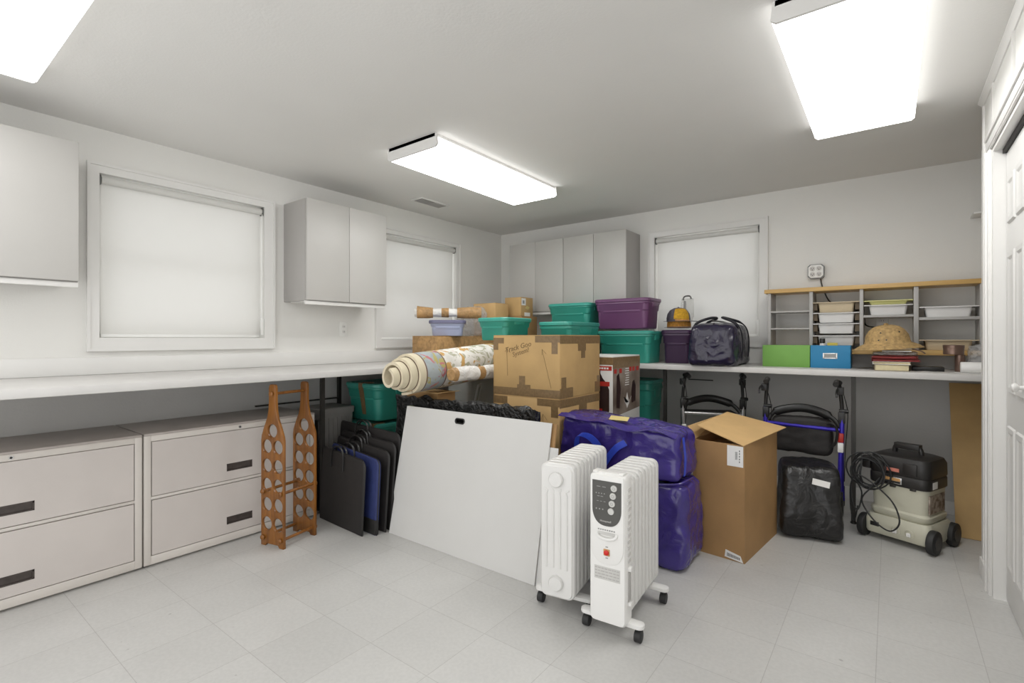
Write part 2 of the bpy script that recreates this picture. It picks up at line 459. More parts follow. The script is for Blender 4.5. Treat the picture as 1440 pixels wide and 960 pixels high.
W1 = (.80, 1.70, 1.155, 2.055)          # left wall windows: y0,y1,z0,z1 of the opening
W2 = (2.69, 3.61, 1.14, 2.055)
W3 = (-1.685, -.825, 1.165, 2.055)      # back wall window: x0,x1,z0,z1
def wall_with_holes(lo, hi, holes, put):
    bm = BM(); c = lo
    for a, b, z0, z1 in holes:
        put(bm, c, a, 0, HC); put(bm, a, b, 0, z0); put(bm, a, b, z1, HC); c = b
    put(bm, c, hi, 0, HC); return bm
structure('wall_left', 'white painted left wall with two covered windows',
          wall_with_holes(YN, YB, [W1, W2], lambda b, a, c, z0, z1: bx(b, XA-.15, XA, a, c, z0, z1)), M['wall'], smooth=0)
structure('wall_back', 'white painted back wall with one covered window',
          wall_with_holes(XA-.15, 1.1, [W3], lambda b, a, c, z0, z1: bx(b, a, c, YB, YB+.15, z0, z1)), M['wall'], smooth=0)
# cupboard front on the right, with its doorway (y 1.25..3.06, up to 1.995), and the niche side behind it
bm = BM(); bx(bm, XR, XR+.12, 3.06, YR, 0, HC); bx(bm, XR, XR+.12, 1.2, 3.06, 1.995, HC); bx(bm, XR, XR+.12, .95, 1.25, 0, 1.995)
structure('wall_right', 'white right wall around the closet doors', bm, M['wall'], smooth=0)
bm = BM(); bx(bm, .98, 1.1, YR, YB, 0, HC); bx(bm, XR+.12, 1.1, YR-.1, YR, 0, HC)
structure('wall_niche', 'white side wall of the niche behind the closet', bm, M['wall'], smooth=0)
# darker grey sheet over the wall under the worktops
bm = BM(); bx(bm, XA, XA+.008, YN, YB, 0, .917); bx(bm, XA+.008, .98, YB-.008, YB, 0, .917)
structure('trim_1', 'grey lower wall under the worktops', bm, M['lowwall'], smooth=0)
bm = BM(); bx(bm, XA, XA+.016, YN, YB, .9546, 1.05); structure('trim_2', 'white backsplash board along the left worktop', bm, M['trim'], bevel=.003)
bm = BM(); bx(bm, XA+.45, .98, YB-.022, YB-.008, 0, .085); structure('baseboard_back', 'white baseboard of the back wall', bm, M['trim'], bevel=.003)
bm = BM(); bx(bm, XR-.014, XR, 3.135, YR, 0, .085); bx(bm, XR-.014, XR+.12, YR, YR+.014, 0, .085)
structure('baseboard_right', 'short white baseboard at the right wall end', bm, M['trim'], bevel=.003)
# board and batten strips above the closet doors, crown moulding along the ceiling
bm = BM()
for y in (3.295, 3.02, 2.56, 2.10, 1.64): bx(bm, XR-.008, XR, y-.014, y+.014, 2.07, HC-.03)
bx(bm, XR-.008, XR, 3.268, YR, .085, 2.07)
structure('trim_3', 'white battens on the wall above the closet doors', bm, M['trim'], smooth=0)
bm = BM(); prism(bm, [(XR, HC), (XR, HC-.030), (XR-.005, HC-.029), (XR-.008, HC-.021), (XR-.018, HC-.010), (XR-.022, HC-.007), (XR-.022, HC)], 'y', .95, YR)
structure('trim_4', 'white crown moulding above the closet', bm, M['trim'], smooth=30)

# windows: casing, sash, glass
def window(n, label, ax, a, b, z0, z1, cas):
    """ax 'y' for the left wall, 'x' for the back wall; local u along the wall, v into the room"""
    root = structure('window_%d' % n, label, loc=(XA, (a+b)/2, z0) if ax == 'y' else ((a+b)/2, YB, z0))
    root.rotation_euler = (0, 0, PI/2 if ax == 'y' else 0)     # local -y points into the room
    w, h = b-a, z1-z0; l, r, t, bo = cas
    bm = BM()
    for th, e in ((.016, 0), (.024, .022)):                    # flat casing with a raised outer edge
        if th == .016:
            bx(bm, -w/2-l, -w/2, -th, 0, -bo, h+t); bx(bm, w/2, w/2+r, -th, 0, -bo, h+t)
            bx(bm, -w/2, w/2, -th, 0, h, h+t); bx(bm, -w/2, w/2, -th, 0, -bo, 0)
        else:
            bx(bm, -w/2-l-.004, -w/2-l+.010, -th, 0, -bo-.004, h+t+.004); bx(bm, w/2+r-.010, w/2+r+.004, -th, 0, -bo-.004, h+t+.004)
            bx(bm, -w/2-l+.0101, w/2+r-.0101, -th, 0, h+t-.010, h+t+.004); bx(bm, -w/2-l+.0101, w/2+r-.0101, -th, 0, -bo-.004, -bo+.010)
    obj('window_frame', bm, M['trim'], root, smooth=0)
    bm = BM()
    for x0, x1, zz0, zz1 in ((-w/2, -w/2+.045, 0, h), (w/2-.045, w/2, 0, h), (-w/2+.045, w/2-.045, 0, .06), (-w/2+.045, w/2-.045, h-.045, h), (-w/2+.045, w/2-.045, h/2-.02, h/2+.02)):
        bx(bm, x0, x1, .08, .12, zz0, zz1)
    obj('sash', bm, M['trim'], root, bevel=.002)
    bm = BM(); bx(bm, -w/2+.045, w/2-.045, .098, .102, .06, h-.045); obj('pane', bm, M['glass'], root, smooth=0)
    return root
window(1, 'large window of the left wall, between the grey wall cabinets', 'y', *W1, (.05, .068, .05, .07))
window(2, 'window of the left wall nearest the room corner', 'y', *W2, (.055, .052, .045, .065))
window(3, 'window of the back wall beside the shelf unit', 'x', *W3, (.055, .057, .055, .078))

def blind(ax, a, b, z0, z1, label):
    w, h = b-a-.004, z1-z0
    loc = (XA, (a+b)/2, z0) if ax == 'y' else ((a+b)/2, YB, z0)
    r = thing('roller_blind', label, 'blind', loc, PI/2 if ax == 'y' else 0, 'white roller blinds')
    bm = BM(); cyl(bm, (-w/2+.011, .012, h-.030), (w/2-.011, .012, h-.030), .021, n=20); obj('roller', bm, M['blind'], r)
    bm = BM(); bm.faces.new([bm.verts.new(p) for p in ((-w/2+.013, .030, .012), (w/2-.013, .030, .012), (w/2-.013, .030, h-.034), (-w/2+.013, .030, h-.034))])
    obj('blind_fabric', bm, M['blind'], r, smooth=0)
    bm = BM(); bx(bm, -w/2+.013, w/2-.013, .025, .035, .002, .020); obj('hem_bar', bm, M['chain'], r, bevel=.002)
    for s in (-1, 1):
        bm = BM(); bx(bm, s*(w/2-.010), s*(w/2+.001), -.004, .03, h-.058, h-.004); obj('bracket', bm, M['bracket'], r, bevel=.003)
    bm = BM(); tube(bm, [(w/2-.012, -.008, h-.05), (w/2-.013, -.01, h*.5), (w/2-.012, -.008, .14), (w/2-.012, -.008, .135)], .0028, 6); obj('pull_cord', bm, M['chain'], r)
    bm = BM(); bx(bm, w/2-.022, w/2-.002, -.012, -.004, .02, .135); obj('cord_weight', bm, M['chain'], r, bevel=.003)
    return r
blind('y', *W1, 'white roller blind covering the large window left of the double cabinet')
blind('y', *W2, 'white roller blind on the window behind the wrapped rolls')
blind('x', *W3, 'white roller blind on the back wall window behind the navy duffel')

# closet doors on the right
d1 = structure('door_1', 'white panelled bifold closet doors on the right', loc=(XR, 2.2, 0))
bm = BM()
prof = [(.0, .018), (.012, .020), (.02, .013), (.05, .013), (.058, .010), (.066, .010)]
y1 = 3.06-2.2; zt = 1.995; cw = .068
def casing_strip(bm, pts):
    for (u0, t0), (u1, t1) in zip(pts, pts[1:]):
        bx(bm, -max(t0, t1), 0, y1+cw-u1, y1+cw-u0, 0, zt)
casing_strip(bm, prof)
for (u0, t0), (u1, t1) in zip(prof, prof[1:]):
    bx(bm, -max(t0, t1), 0, -1.0, y1+cw, zt+cw-u1, zt+cw-u0)
obj('door_frame', bm, M['trim'], d1, bevel=.002)
bm = BM(); bx(bm, 0, .12, y1, y1-.016+.0, 0, zt); bx(bm, 0, .12, -1.0, y1-.016, zt-.016, zt); obj('jamb', bm, M['trim'], d1, smooth=0)
bm = BM(); bx(bm, .03, .06, -1.0, y1-.018, zt-.034, zt-.016); obj('track', bm, M['dark'], d1, smooth=0)
lw = .445
for i in range(4):
    a = y1-.02-i*(lw+.003); b = a-lw
    if b < -1.0: break
    bm = BM(); bx(bm, .042, .072, b, a, .012, zt-.036)
    leaf = obj('door_leaf', bm, M['door'], d1, bevel=.002)
    bm = BM()
    for c0, c1 in ((a-.055, a-.205), (b+.205, b+.055)):
        for z0, z1 in ((.16, .78), (.92, 1.52), (1.64, 1.84)):
            loft(bm, [(c0-c1, z1-z0, .002, .0), (c0-c1-.012, z1-z0-.012, .002, .008), (c0-c1-.05, z1-z0-.05, .002, .008), (c0-c1-.07, z1-z0-.07, .002, .003)],
                 Matrix.Translation((.0425, (c0+c1)/2, (z0+z1)/2)) @ Matrix(((0,0,-1,0),(1,0,0,0),(0,1,0,0),(0,0,0,1))))
    obj('door_panel', bm, M['door'], leaf, smooth=20)
    if i in (0, 2):
        yk = b+.05
        bm = BM(); lathe(bm, [(.008, 0), (.007, .018), (.016, .026), (.018, .034), (.012, .04), (.001, .041)], 16, X=Matrix.Translation((.042, yk, .965)) @ Matrix.Rotation(-PI/2, 4, 'Y'))
        obj('door_knob', bm, M['trim'], leaf)

# ceiling register
r = thing('ceiling_vent', 'small grey slotted ceiling register near the left wall', 'vent', (-3.09, 2.93, HC))
bm = BM(); bx(bm, -.065, .065, -.16, .16, -.008, 0); obj('vent_frame', bm, M['ceiling'], r, bevel=.003)
bm = BM(); bx(bm, -.047, .047, -.14, 0, -.0095, -.008); obj('grille', bm, M['steel'], r, smooth=0)
bm = BM()
for i in range(14): bx(bm, -.047, .047, -.135+i*.02, -.126+i*.02, -.013, -.0095)
obj('slats', bm, M['cabside'], r, smooth=0)

# ceiling lamps: steel pan, lens wrapping round the sides, end caps
def lamp(loc, rz, label, lens='lamp'):
    w, l, h = .42, 1.26, .075
    r = thing('ceiling_light', label, 'ceiling light', (loc[0], loc[1], HC), rz, 'fluorescent ceiling lights')
    bm = BM(); bx(bm, -w/2+.012, w/2-.012, -l/2, l/2, -.02, 0); obj('base_pan', bm, M['trim'], r, smooth=0)
    bm = BM(); prism(bm, [(-w/2+.006, -.0205), (-w/2, -h+.012), (-w/2+.014, -h), (w/2-.014, -h), (w/2, -h+.012), (w/2-.006, -.0205)], 'y', -l/2+.012, l/2-.012)
    bm.normal_update()
    bmesh.ops.recalc_face_normals(bm, faces=bm.faces)
    for f in bm.faces: f.material_index = 0 if f.normal.z < -.5 else 1
    obj('lens', bm, [M[lens], M[lens+'side']], r, smooth=30)
    for s in (-1, 1):
        bm = BM(); prism(bm, [(-w/2+.004, -.001), (-w/2-.002, -h+.011), (-w/2+.013, -h-.002), (w/2-.013, -h-.002), (w/2+.002, -h+.011), (w/2-.004, -.001)], 'y', s*(l/2-.012), s*l/2)
        obj('end_cap', bm, M['trim'], r, smooth=0)
    return r
M['lamp'] = lamp_mat()
M['oldlamp'] = lamp_mat(.62, 'lit_acrylic_lens_dimmed'); M['oldlampside'] = lamp_mat(.17, 'lit_weak_lens_side_dimmed')  # left light set weaker only to keep the left wall from being overlit
M['lampside'] = lamp_mat(.27, 'lit_weak_lens_side')  # side glow lowered so the ceiling round the lamps does not burn out
lamp((-2.22, 2.58), 0, 'long ceiling light over the pile of boxes, in the middle of the ceiling')
lamp((-.115, 2.52), 0, 'long ceiling light near the right wall, in front of the closet')
lamp((-2.25, .25), PI/2, 'long ceiling light above the putty file cabinets at the left', 'oldlamp')

# ------------------------------------------------------------------ wall cabinets
def wall_cabinet(loc, rz, w, d, h, doors, label, group):
    """local: back at y=0, front at -y; origin bottom centre of the back"""
    r = thing('wall_cabinet', label, 'wall cabinet', loc, rz, group)
    bm = BM(); bx(bm, -w/2, w/2, -d+.02, -.001, .025, h); obj('cabinet_body', bm, M['cabside'], r, bevel=.0015)
    bm = BM(); bx(bm, -w/2, w/2, -d+.016, -d+.034, .0, .0245); bx(bm, -w/2+.02, w/2-.02, -d+.034, -.06, .018, .0245); obj('light_rail', bm, M['alu'], r, bevel=.001)
    dw = w/doors
    for i in range(doors):
        bm = BM(); bx(bm, -w/2+i*dw+.0015, -w/2+(i+1)*dw-.0015, -d, -d+.0185, .03, h); obj('cabinet_door', bm, M['cab'], r, bevel=.0015)
    return r
wall_cabinet((XA, .315, 1.40), PI/2, .68, .30, .705, 1, 'grey wall cabinet at the left edge, left of the large window', 'grey wall cabinets')
wall_cabinet((XA, 2.18, 1.386), PI/2, .672, .30, .722, 2, 'grey two door wall cabinet between the two left wall windows', 'grey wall cabinets')
wall_cabinet((-2.783, YB, 1.386), 0, .637, .30, .714, 2, 'grey wall cabinet on the back wall nearest the room corner', 'grey wall cabinets')
wall_cabinet((-2.144, YB, 1.386), 0, .637, .30, .714, 2, 'grey wall cabinet on the back wall nearest the window', 'grey wall cabinets')

# ------------------------------------------------------------------ worktops
def leg_bm(x, y, z1=.916, foot=True):
    bm = BM(); bx(bm, x-.012, x+.012, y-.012, y+.012, .02, z1); lathe(bm, [(.016, 0), (.017, .008), (.009, .02)], 12, c=(x, y, 0)); return bm
r = thing('worktop', 'long grey laminate worktop along the left wall above the file cabinets', 'worktop', (-3.06, 1.5, 0), 0, 'grey worktops')
bm = BM(); bx(bm, XA+.017, -2.68, YN+.02, 3.68, .917, .9545); obj('top', shift(bm, r.location), M['laminate'], r, bevel=.003)
for x, y in ((-2.94, 1.83), (-3.40, 2.26), (-2.94, 3.3)):
    obj('leg', shift(leg_bm(x, y), r.location), M['steel'], r)
bm = BM(); bx(bm, -3.406, -3.392, 1.62, 2.248, .69, .70); obj('stretcher', shift(bm, r.location), M['steel'], r)
r = thing('worktop', 'grey laminate worktop along the back wall carrying the shelf unit and duffel', 'worktop', (-1.2, 4.0, 0), 0, 'grey worktops')
bm = BM(); bx(bm, XA+.017, .978, 3.681, YB-.001, .917, .9545); obj('top', shift(bm, r.location), M['laminate'], r, bevel=.003)
for x, y in ((-1.378, 3.755), (-.183, 3.755), (.9, 3.755)):
    obj('leg', shift(leg_bm(x, y), r.location), M['steel'], r)
bm = BM(); bx(bm, -1.37, -1.17, 4.286, 4.296, .80, .808); obj('stretcher', shift(bm, r.location), M['steel'], r)

# ------------------------------------------------------------------ lateral file cabinets
def file_cabinet(y0, handle, lock, label):
    """front faces +x; origin at floor, left front corner"""
    w, d, h = .924, .455, .672
    r = thing('file_cabinet', label, 'file cabinet', (-2.965, y0, 0), 0, 'putty lateral file cabinets')
    bm = BM(); bx(bm, -d, -.012, 0, w, .012, h-.012)
    bx(bm, -.012, 0, 0, .030, .012, h-.012); bx(bm, -.012, 0, w-.030, w, .012, h-.012)
    bx(bm, -.012, 0, .030, w-.030, .012, .054); bx(bm, -.012, 0, .030, w-.030, .338, .352); bx(bm, -.012, 0, .030, w-.030, .632, h-.012)
    bx(bm, -d+.03, -.03, .03, w-.03, 0, .012)
    obj('cabinet_body', bm, M['filepaint'], r, bevel=.0012)
    bm = BM(); bx(bm, -d, .001, 0, w, h-.0118, h); obj('cabinet_top', bm, M['filetop'], r, bevel=.002)
    for z0, z1 in ((.058, .334), (.356, .629)):
        zc = z0+.048+.022; yh = handle
        bm = BM()
        a, b = yh-.07, yh+.07
        bx(bm, -.0115, .001, .034, a, z0, z1); bx(bm, -.0115, .001, b, w-.034, z0, z1)
        bx(bm, -.0115, .001, a, b, z0, zc-.021); bx(bm, -.0115, .001, a, b, zc+.021, z1); bx(bm, -.0115, -.009, a, b, zc-.021, zc+.021)
        dr = obj('drawer', bm, M['filedrawer'], r, smooth=0)
        bm = BM()
        for q in ((a, a+.006, zc-.021, zc+.021), (b-.006, b, zc-.021, zc+.021), (a, b, zc+.012, zc+.021), (a, b, zc-.021, zc-.015)):
            bx(bm, -.0088, .0016, *q)
        bx(bm, -.0088, -.006, a+.006, b-.006, zc-.015, zc+.012)
        obj('drawer_handle', bm, M['recess'], dr, smooth=0)
    bm = BM(); cyl(bm, (0, lock, .646), (.004, lock, .646), .008, n=16); lk = obj('lock', bm, M['chrome'], r)
    bm = BM(); cyl(bm, (.004, lock, .646), (.0046, lock, .646), .005, n=12); obj('keyhole', bm, M['dark'], lk)
    return r
file_cabinet(-.066, .397+.066, .46, 'putty two drawer file cabinet at the left edge of the room')
file_cabinet(.866, 1.325-.866, .46, 'putty two drawer file cabinet beside the wooden wine rack')

# wall outlets
def outlet(loc, rz, label):
    r = thing('wall_outlet', label, 'outlet', loc, rz, 'wall outlets')
    bm = BM(); bx(bm, -.035, .035, -.006, 0, -.057, .057); obj('cover_plate', bm, M['chain'], r, bevel=.003)
    for s in (-1, 1):
        bm = BM(); loft(bm, [(.032, .028, .01, 0), (.03, .026, .01, .003)], Matrix.Translation((0, -.006, s*.02)) @ Matrix.Rotation(PI/2, 4, 'X')); q = obj('receptacle', bm, M['trim'], r)
        bm = BM(); bx(bm, -.007, -.005, -.0096, -.009, s*.02-.005, s*.02+.005); bx(bm, .005, .007, -.0096, -.009, s*.02-.005, s*.02+.005); obj('slot', bm, M['dark'], q, smooth=0)
    return r
outlet((XA, 2.33, 1.225), PI/2, 'white wall outlet under the two door cabinet on the left wall')
outlet((-.045, YB, 1.255), 0, 'white wall outlet seen through the shelf unit behind the sun helmet')
r = thing('surface_outlet', 'metal four socket outlet box on the back wall above the shelf unit', 'outlet', (-.44, YB, 1.648))
bm = BM(); loft(bm, [(.104, .104, .014, 0), (.104, .104, .014, .045)], Matrix.Rotation(PI/2, 4, 'X'), k=1); obj('outlet_box', bm, M['bracket'], r, smooth=0)
bm = BM(); loft(bm, [(.094, .094, .016, .0455), (.094, .094, .016, .048)], Matrix.Rotation(PI/2, 4, 'X'), k=1); obj('cover_plate', bm, M['chain'], r, smooth=0)
for sx in (-1, 1):
    for sz in (-1, 1):
        bm = BM(); lathe(bm, [(.018, 0), (.018, .003), (.016, .004)], 16, X=Matrix.Translation((sx*.021, -.048, sz*.021)) @ Matrix.Rotation(PI/2, 4, 'X')); q = obj('receptacle', bm, M['laminate'], r)
        bm = BM(); bx(bm, sx*.021-.008, sx*.021-.005, -.0528, -.052, sz*.021-.004, sz*.021+.006); bx(bm, sx*.021+.005, sx*.021+.008, -.0528, -.052, sz*.021-.004, sz*.021+.006); bx(bm, sx*.021-.003, sx*.021+.003, -.0528, -.052, sz*.021-.011, sz*.021-.006); obj('slot', bm, M['dark'], q, smooth=0)
bm = BM(); tube(bm, spline([(.03, -.02, -.055), (.034, -.018, -.09), (.05, -.015, -.15), (.09, -.02, -.23), (.16, -.02, -.26), (.25, -.02, -.27), (.29, -.018, -.33), (.30, -.016, -.40), (.36, -.016, -.42)]), .0045, 8); obj('power_cord', bm, M['steel'], r)
r = thing('wall_shelf', 'thin white shelf end poking out beside the closet corner', 'shelf', (.6, YB, 1.928))
bm = BM(); bx(bm, -.19, .36, -.16, 0, -.006, .006); obj('shelf_board', bm, M['trim'], r, bevel=.002)
bm = BM(); prism(bm, [(-.15, -.006), (0, -.006), (0, -.1)], 'x', .1, .115); obj('bracket', bm, M['trim'], r, smooth=0)
# ------------------------------------------------------------------ wine rack
def wine_rack():
    # panel planes: bottle shaped boards, local x across the board, z up, y between boards
    c = Vector((-2.742, 1.50, 0)); ang = math.radians(12)
    r = thing('wine_rack', 'amber varnished wooden wine rack with two bottle shaped side boards, before the file cabinet', 'wine rack', c, ang)
    w = .088
    half = [(w, .0), (w, .585), (w-.004, .61), (.066, .655), (.040, .71), (.030, .755), (.026, .80), (.026, .875), (.022, .892), (.012, .897)]
    outer = [(.05, .0), (.045, .022), (-.045, .022), (-.05, 0)] 
    pts = half + [(-x, z) for x, z in half[::-1]] + [(-.055, 0), (-.045, .014), (.045, .014), (.055, 0)]
    holes = []
    def hole(x, z, rr=.036):
        holes.append([(x+rr*math.cos(2*PI*i/28), z+rr*math.sin(2*PI*i/28)) for i in range(28)])
    hole(0, .640, .038)
    for k in range(5):
        for s in (-1, 1): hole(s*.0425, .552-k*.107, .0385)
    for y in (-.108, .108):
        bm = outline_bm(pts, holes, .016)
        join_xf(bm, Matrix.Translation((0, y, .0)) @ Matrix.Rotation(PI/2, 4, 'X'))
        obj('side_board', bm, M['amber'], r, bevel=.0025, smooth=50)
    for x, z in ((0, .845), (-.068, .30), (.068, .30), (-.068, .045), (.068, .045)):
        bm = BM(); cyl(bm, (x, -.132, z), (x, .132, z), .0085, n=14)
        for s in (-1, 1): lathe(bm, [(.0085, 0), (.014, .003), (.015, .009), (.010, .014), (.002, .016)], 14, X=Matrix.Translation((x, s*.1165, z)) @ Matrix.Rotation(-s*PI/2, 4, 'X'))
        obj('dowel', bm, M['amber'], r)
wine_rack()

# ------------------------------------------------------------------ art portfolios between file cabinet and white board
def portfolio(x0, x1, y, th, h, lean, mat, label, drop=0, rz=0, rim=True, pad=None):
    w = x1-x0
    r = thing('portfolio_case', label, 'portfolio', ((x0+x1)/2, y, 0), rz, 'soft art portfolios')
    X = Matrix.Rotation(-lean, 4, 'X')
    def outl(g, hh):
        R = .05
        pts = [(-w/2+g, g*.4), (w/2-g, g*.4)]
        pts += [(w/2-g-R+R*math.cos(t), hh-drop-g-R+R*math.sin(t)) for t in (i*PI/2/6 for i in range(7))]
        pts += [(-w/2+g+R*.4+R*.4*math.cos(t), hh-g-R*.4+R*.4*math.sin(t)) for t in (PI/2+i*PI/2/4 for i in range(5))]
        return pts
    bm = BM(); prism(bm, outl(.0, h), 'y', -th/2, th/2); join_xf(bm, X); obj('shell', bm, mat, r, bevel=.006, seg=3)
    if rim:
        bm = BM()
        p = [(q[0], 0, q[1]) for q in outl(-.001, h)]
        tube(bm, p, .0035, 6, closed=True); join_xf(bm, X); obj('zipper', bm, M['black'], r)
    for s in (-1, 1):
        bm = BM(); yy = s*(th/2+.003); hx = -w*.10
        tube(bm, spline([(hx-.07, yy, h-.11), (hx-.068, yy*1.1, h-.03), (hx-.05, yy*1.2, h+.012), (hx, yy*1.4, h+.028), (hx+.05, yy*1.2, h+.008), (hx+.068, yy*1.1, h-.035), (hx+.07, yy, h-.115)], 5), .007, 8, squash=.6)
        join_xf(bm, X); obj('handle', bm, M['black'], r)
    if pad:
        bm = BM(); bx(bm, -w/2-.001, w/2+.002, -th/2-.001, th/2+.001, .003, .09); obj('bottom_panel', bm, M['black'], r, bevel=.004)
    return r
portfolio(-2.918, -2.445, 1.790, .016, .455, math.radians(3), M['blackmat'], 'brown black stiff portfolio case, frontmost of those beside the file cabinet', drop=.02, rz=math.radians(-3))
portfolio(-2.90, -2.39, 1.850, .026, .47, math.radians(3), M['navy'], 'navy blue nylon portfolio bag between the black cases', drop=.03, rz=math.radians(-3), pad=True)
portfolio(-2.92, -2.388, 1.900, .016, .505, math.radians(4), M['blackmat'], 'black portfolio case directly behind the blue portfolio bag', drop=.03)
portfolio(-2.93, -2.386, 1.938, .014, .535, math.radians(4.5), M['blackmat'], 'black portfolio case second behind the blue portfolio bag', drop=.02)
portfolio(-3.02, -2.40, 1.982, .016, .585, math.radians(4.5), M['blackmat'], 'tallest black portfolio case, rearmost, against the lower teal bin', drop=.02)
t = BM(); bx(t, -3.15, -3.04, 1.86, 1.90, 0, .60); tag(obj('document_case', shift(t, (-3.09, 1.88, 0)), M['black'], bevel=.006, loc=(-3.09, 1.88, 0)), 'narrow upright black case by the worktop leg behind the portfolios', 'case')
# grey crate under the worktop
r = thing('plastic_crate', 'grey ribbed plastic crate in the shade under the left worktop', 'crate', (-3.23, 2.05, 0))
bm = BM(); loft(bm, [(.24, .24, .02, .0), (.26, .26, .02, .62)])
obj('crate_body', bm, M['crate'], r)
bm = BM(); loft(bm, [(.275, .275, .022, .621), (.28, .28, .022, .66), (.27, .27, .02, .665)]); obj('rim', bm, M['crate'], r)
bm = BM()
for i in range(7): bx(bm, .128, .135, -.10+i*.033-.004, -.10+i*.033+.004, .03, .6); bx(bm, -.10+i*.033-.004, -.10+i*.033+.004, -.135, -.128, .03, .6)
obj('ribs', bm, M['crate'], r, smooth=0)

# ------------------------------------------------------------------ storage bins
def bin_(x0, x1, y0, y1, z0, z1, mat, lidmat, label, rz=0, group='lidded plastic storage bins', grip=True, taper=.92, tape=None):
    W, D, Hh = x1-x0, y1-y0, z1-z0
    r = thing('storage_bin', label, 'storage bin', ((x0+x1)/2, (y0+y1)/2, z0), rz, group)
    w, d = W-.03, D-.03; R = min(w, d)*.16; h = Hh-.028
    bm = BM()
    sp = [(w*taper-.01, d*taper-.01, R*.8, 0), (w*taper, d*taper, R*.8, .008)]
    zz = h*.62; f = taper+(1-taper)*.45
    sp += [(w*f, d*f, R, zz-.004), (w*f+.012, d*f+.012, R, zz+.004)]
    zz2 = h*.86; f2 = taper+(1-taper)*.75
    sp += [(w*f2+.012, d*f2+.012, R, zz2-.004), (w*f2+.024, d*f2+.024, R, zz2+.004), (w+.006, d+.006, R, h)]
    loft(bm, sp, k=6); obj('bin_body', bm, mat, r, smooth=35)
    bm = BM(); loft(bm, [(W-.008, D-.008, R+.008, h-.018), (W, D, R+.01, h-.014), (W, D, R+.01, h+.004), (W-.012, D-.012, R+.006, h+.010), (W-.05, D-.05, R, h+.011), (W-.06, D-.06, R, h+.006), (W*.6, D*.6, R, h+.006)], k=6)
    obj('lid', bm, lidmat, r, smooth=35)
    # pressed panels on the long and short sides
    fz = taper+(1-taper)*.22
    for s in (-1, 1):
        bm = BM(); prism(bm, [(s*(d*f/2-.02), zz-.018), (s*(d*f/2+.001), zz-.016), (s*(d*f/2+.0065), zz-.004), (s*(d*f/2+.0065), zz+.004), (s*(d*f/2-.02), zz+.004)], 'x', -w*.33, w*.36); obj('side_rib', bm, mat, r, bevel=.002)
        if grip:
            bm = BM(); loft(bm, [(.026, d*.36, .008, h*.74), (.034, d*.40, .008, h*.93)], Matrix.Translation((s*(w/2-.006), 0, 0))); obj('grip', bm, mat, r, bevel=.002)
    for tx in tape or []:
        bm = BM(); f3 = 1
        bx(bm, tx-.022, tx+.022, -D/2-.0022, -D/2+.1, h*.97+.0115, h*.97+.0137+.008)
        prism(bm, [(-D/2-.0025, h+.006), (-D/2-.0025, h-.02), (-d*f/2-.013, zz), (-d*taper/2-.002, h*.15), (-d*taper/2-.0005, h*.15), (-d*f/2-.006, zz), (-D/2+.002, h+.006)], 'x', tx-.022, tx+.022)
        obj('tape', bm, M['tape'], r, smooth=0)
    return r
T, TL = M['teal'], M['teal_lid']
bin_(-3.27, -2.865, 2.20, 2.76, .562, .845, T, TL, 'teal bin with a vertical strip of brown tape, topmost under the left worktop', group='teal bins under the left worktop', tape=[.02])
bin_(-3.27, -2.865, 2.20, 2.76, .281, .561, T, TL, 'teal bin with a tape patch on its lid edge, under the taped teal bin', group='teal bins under the left worktop', tape=[.15])
bin_(-3.27, -2.865, 2.20, 2.76, .0, .280, T, TL, 'teal bin at the bottom of the stack behind the portfolios', group='teal bins under the left worktop')
bin_(-1.97, -1.485, 3.75, 4.06, .9545, 1.231, T, TL, 'teal bin on the back worktop under the purple bin')
bin_(-1.985, -1.495, 3.725, 4.03, 1.2312, 1.492, M['purple'], M['purple'], 'mauve purple bin on top of a teal bin beside the back window')
bin_(-1.475, -1.228, 3.90, 4.31, .9545, 1.236, M['dpurple'], M['dpurple'], 'dark purple bin under the caps, behind the navy duffel')
bin_(-2.44, -2.005, 3.71, 4.03, 1.2312, 1.474, T, TL, 'teal bin left of the purple bin, under the back wall cabinets')
bin_(-2.44, -2.005, 3.71, 4.03, .9545, 1.231, T, TL, 'teal bin hidden on the back worktop under the upper teal bin')
bin_(-2.14, -1.845, 3.12, 3.62, .96, 1.293, T, TL, 'teal bin rising behind the big handwritten cardboard box')
bin_(-2.44, -2.15, 2.76, 3.105, 1.138, 1.320, T, TL, 'small teal bin perched on the rolled rug')
bin_(-1.86, -1.525, 3.84, 4.16, .30, .83, T, TL, 'tall teal bin under the back worktop beside its steel leg', tape=None)
b_ = BM(); bx(b_, -1.86, -1.53, 3.84, 4.16, 0, .2985)
def carton(x0, x1, y0, y1, z0, z1, mat, label, rz=0, group='plain cardboard boxes'):
    """closed cardboard box: body with a flap seam on top"""
    c = ((x0+x1)/2, (y0+y1)/2, z0); w, d, h = x1-x0, y1-y0, z1-z0
    r = thing('cardboard_box', label, 'cardboard box', c, rz, group)
    bm = BM(); bx(bm, -w/2, w/2, -d/2, d/2, 0, h-.004); obj('box_body', bm, mat, r, bevel=.003)
    for s in (-1, 1):
        bm = BM(); bx(bm, s*.001, s*(w/2-.0005), -d/2+.0005, d/2-.0005, h-.0039, h); obj('flap', bm, mat, r, smooth=0)
    return r
b_.free()
carton(-1.85, -1.535, 3.85, 4.15, 0, .2995, M['card2'], 'plain box on the floor under the tall teal bin, below the back worktop')
carton(-2.13, -1.86, 3.13, 3.61, 0, .9595, M['card2'], 'tall plain box hidden behind the cardboard stack, carrying a teal bin')

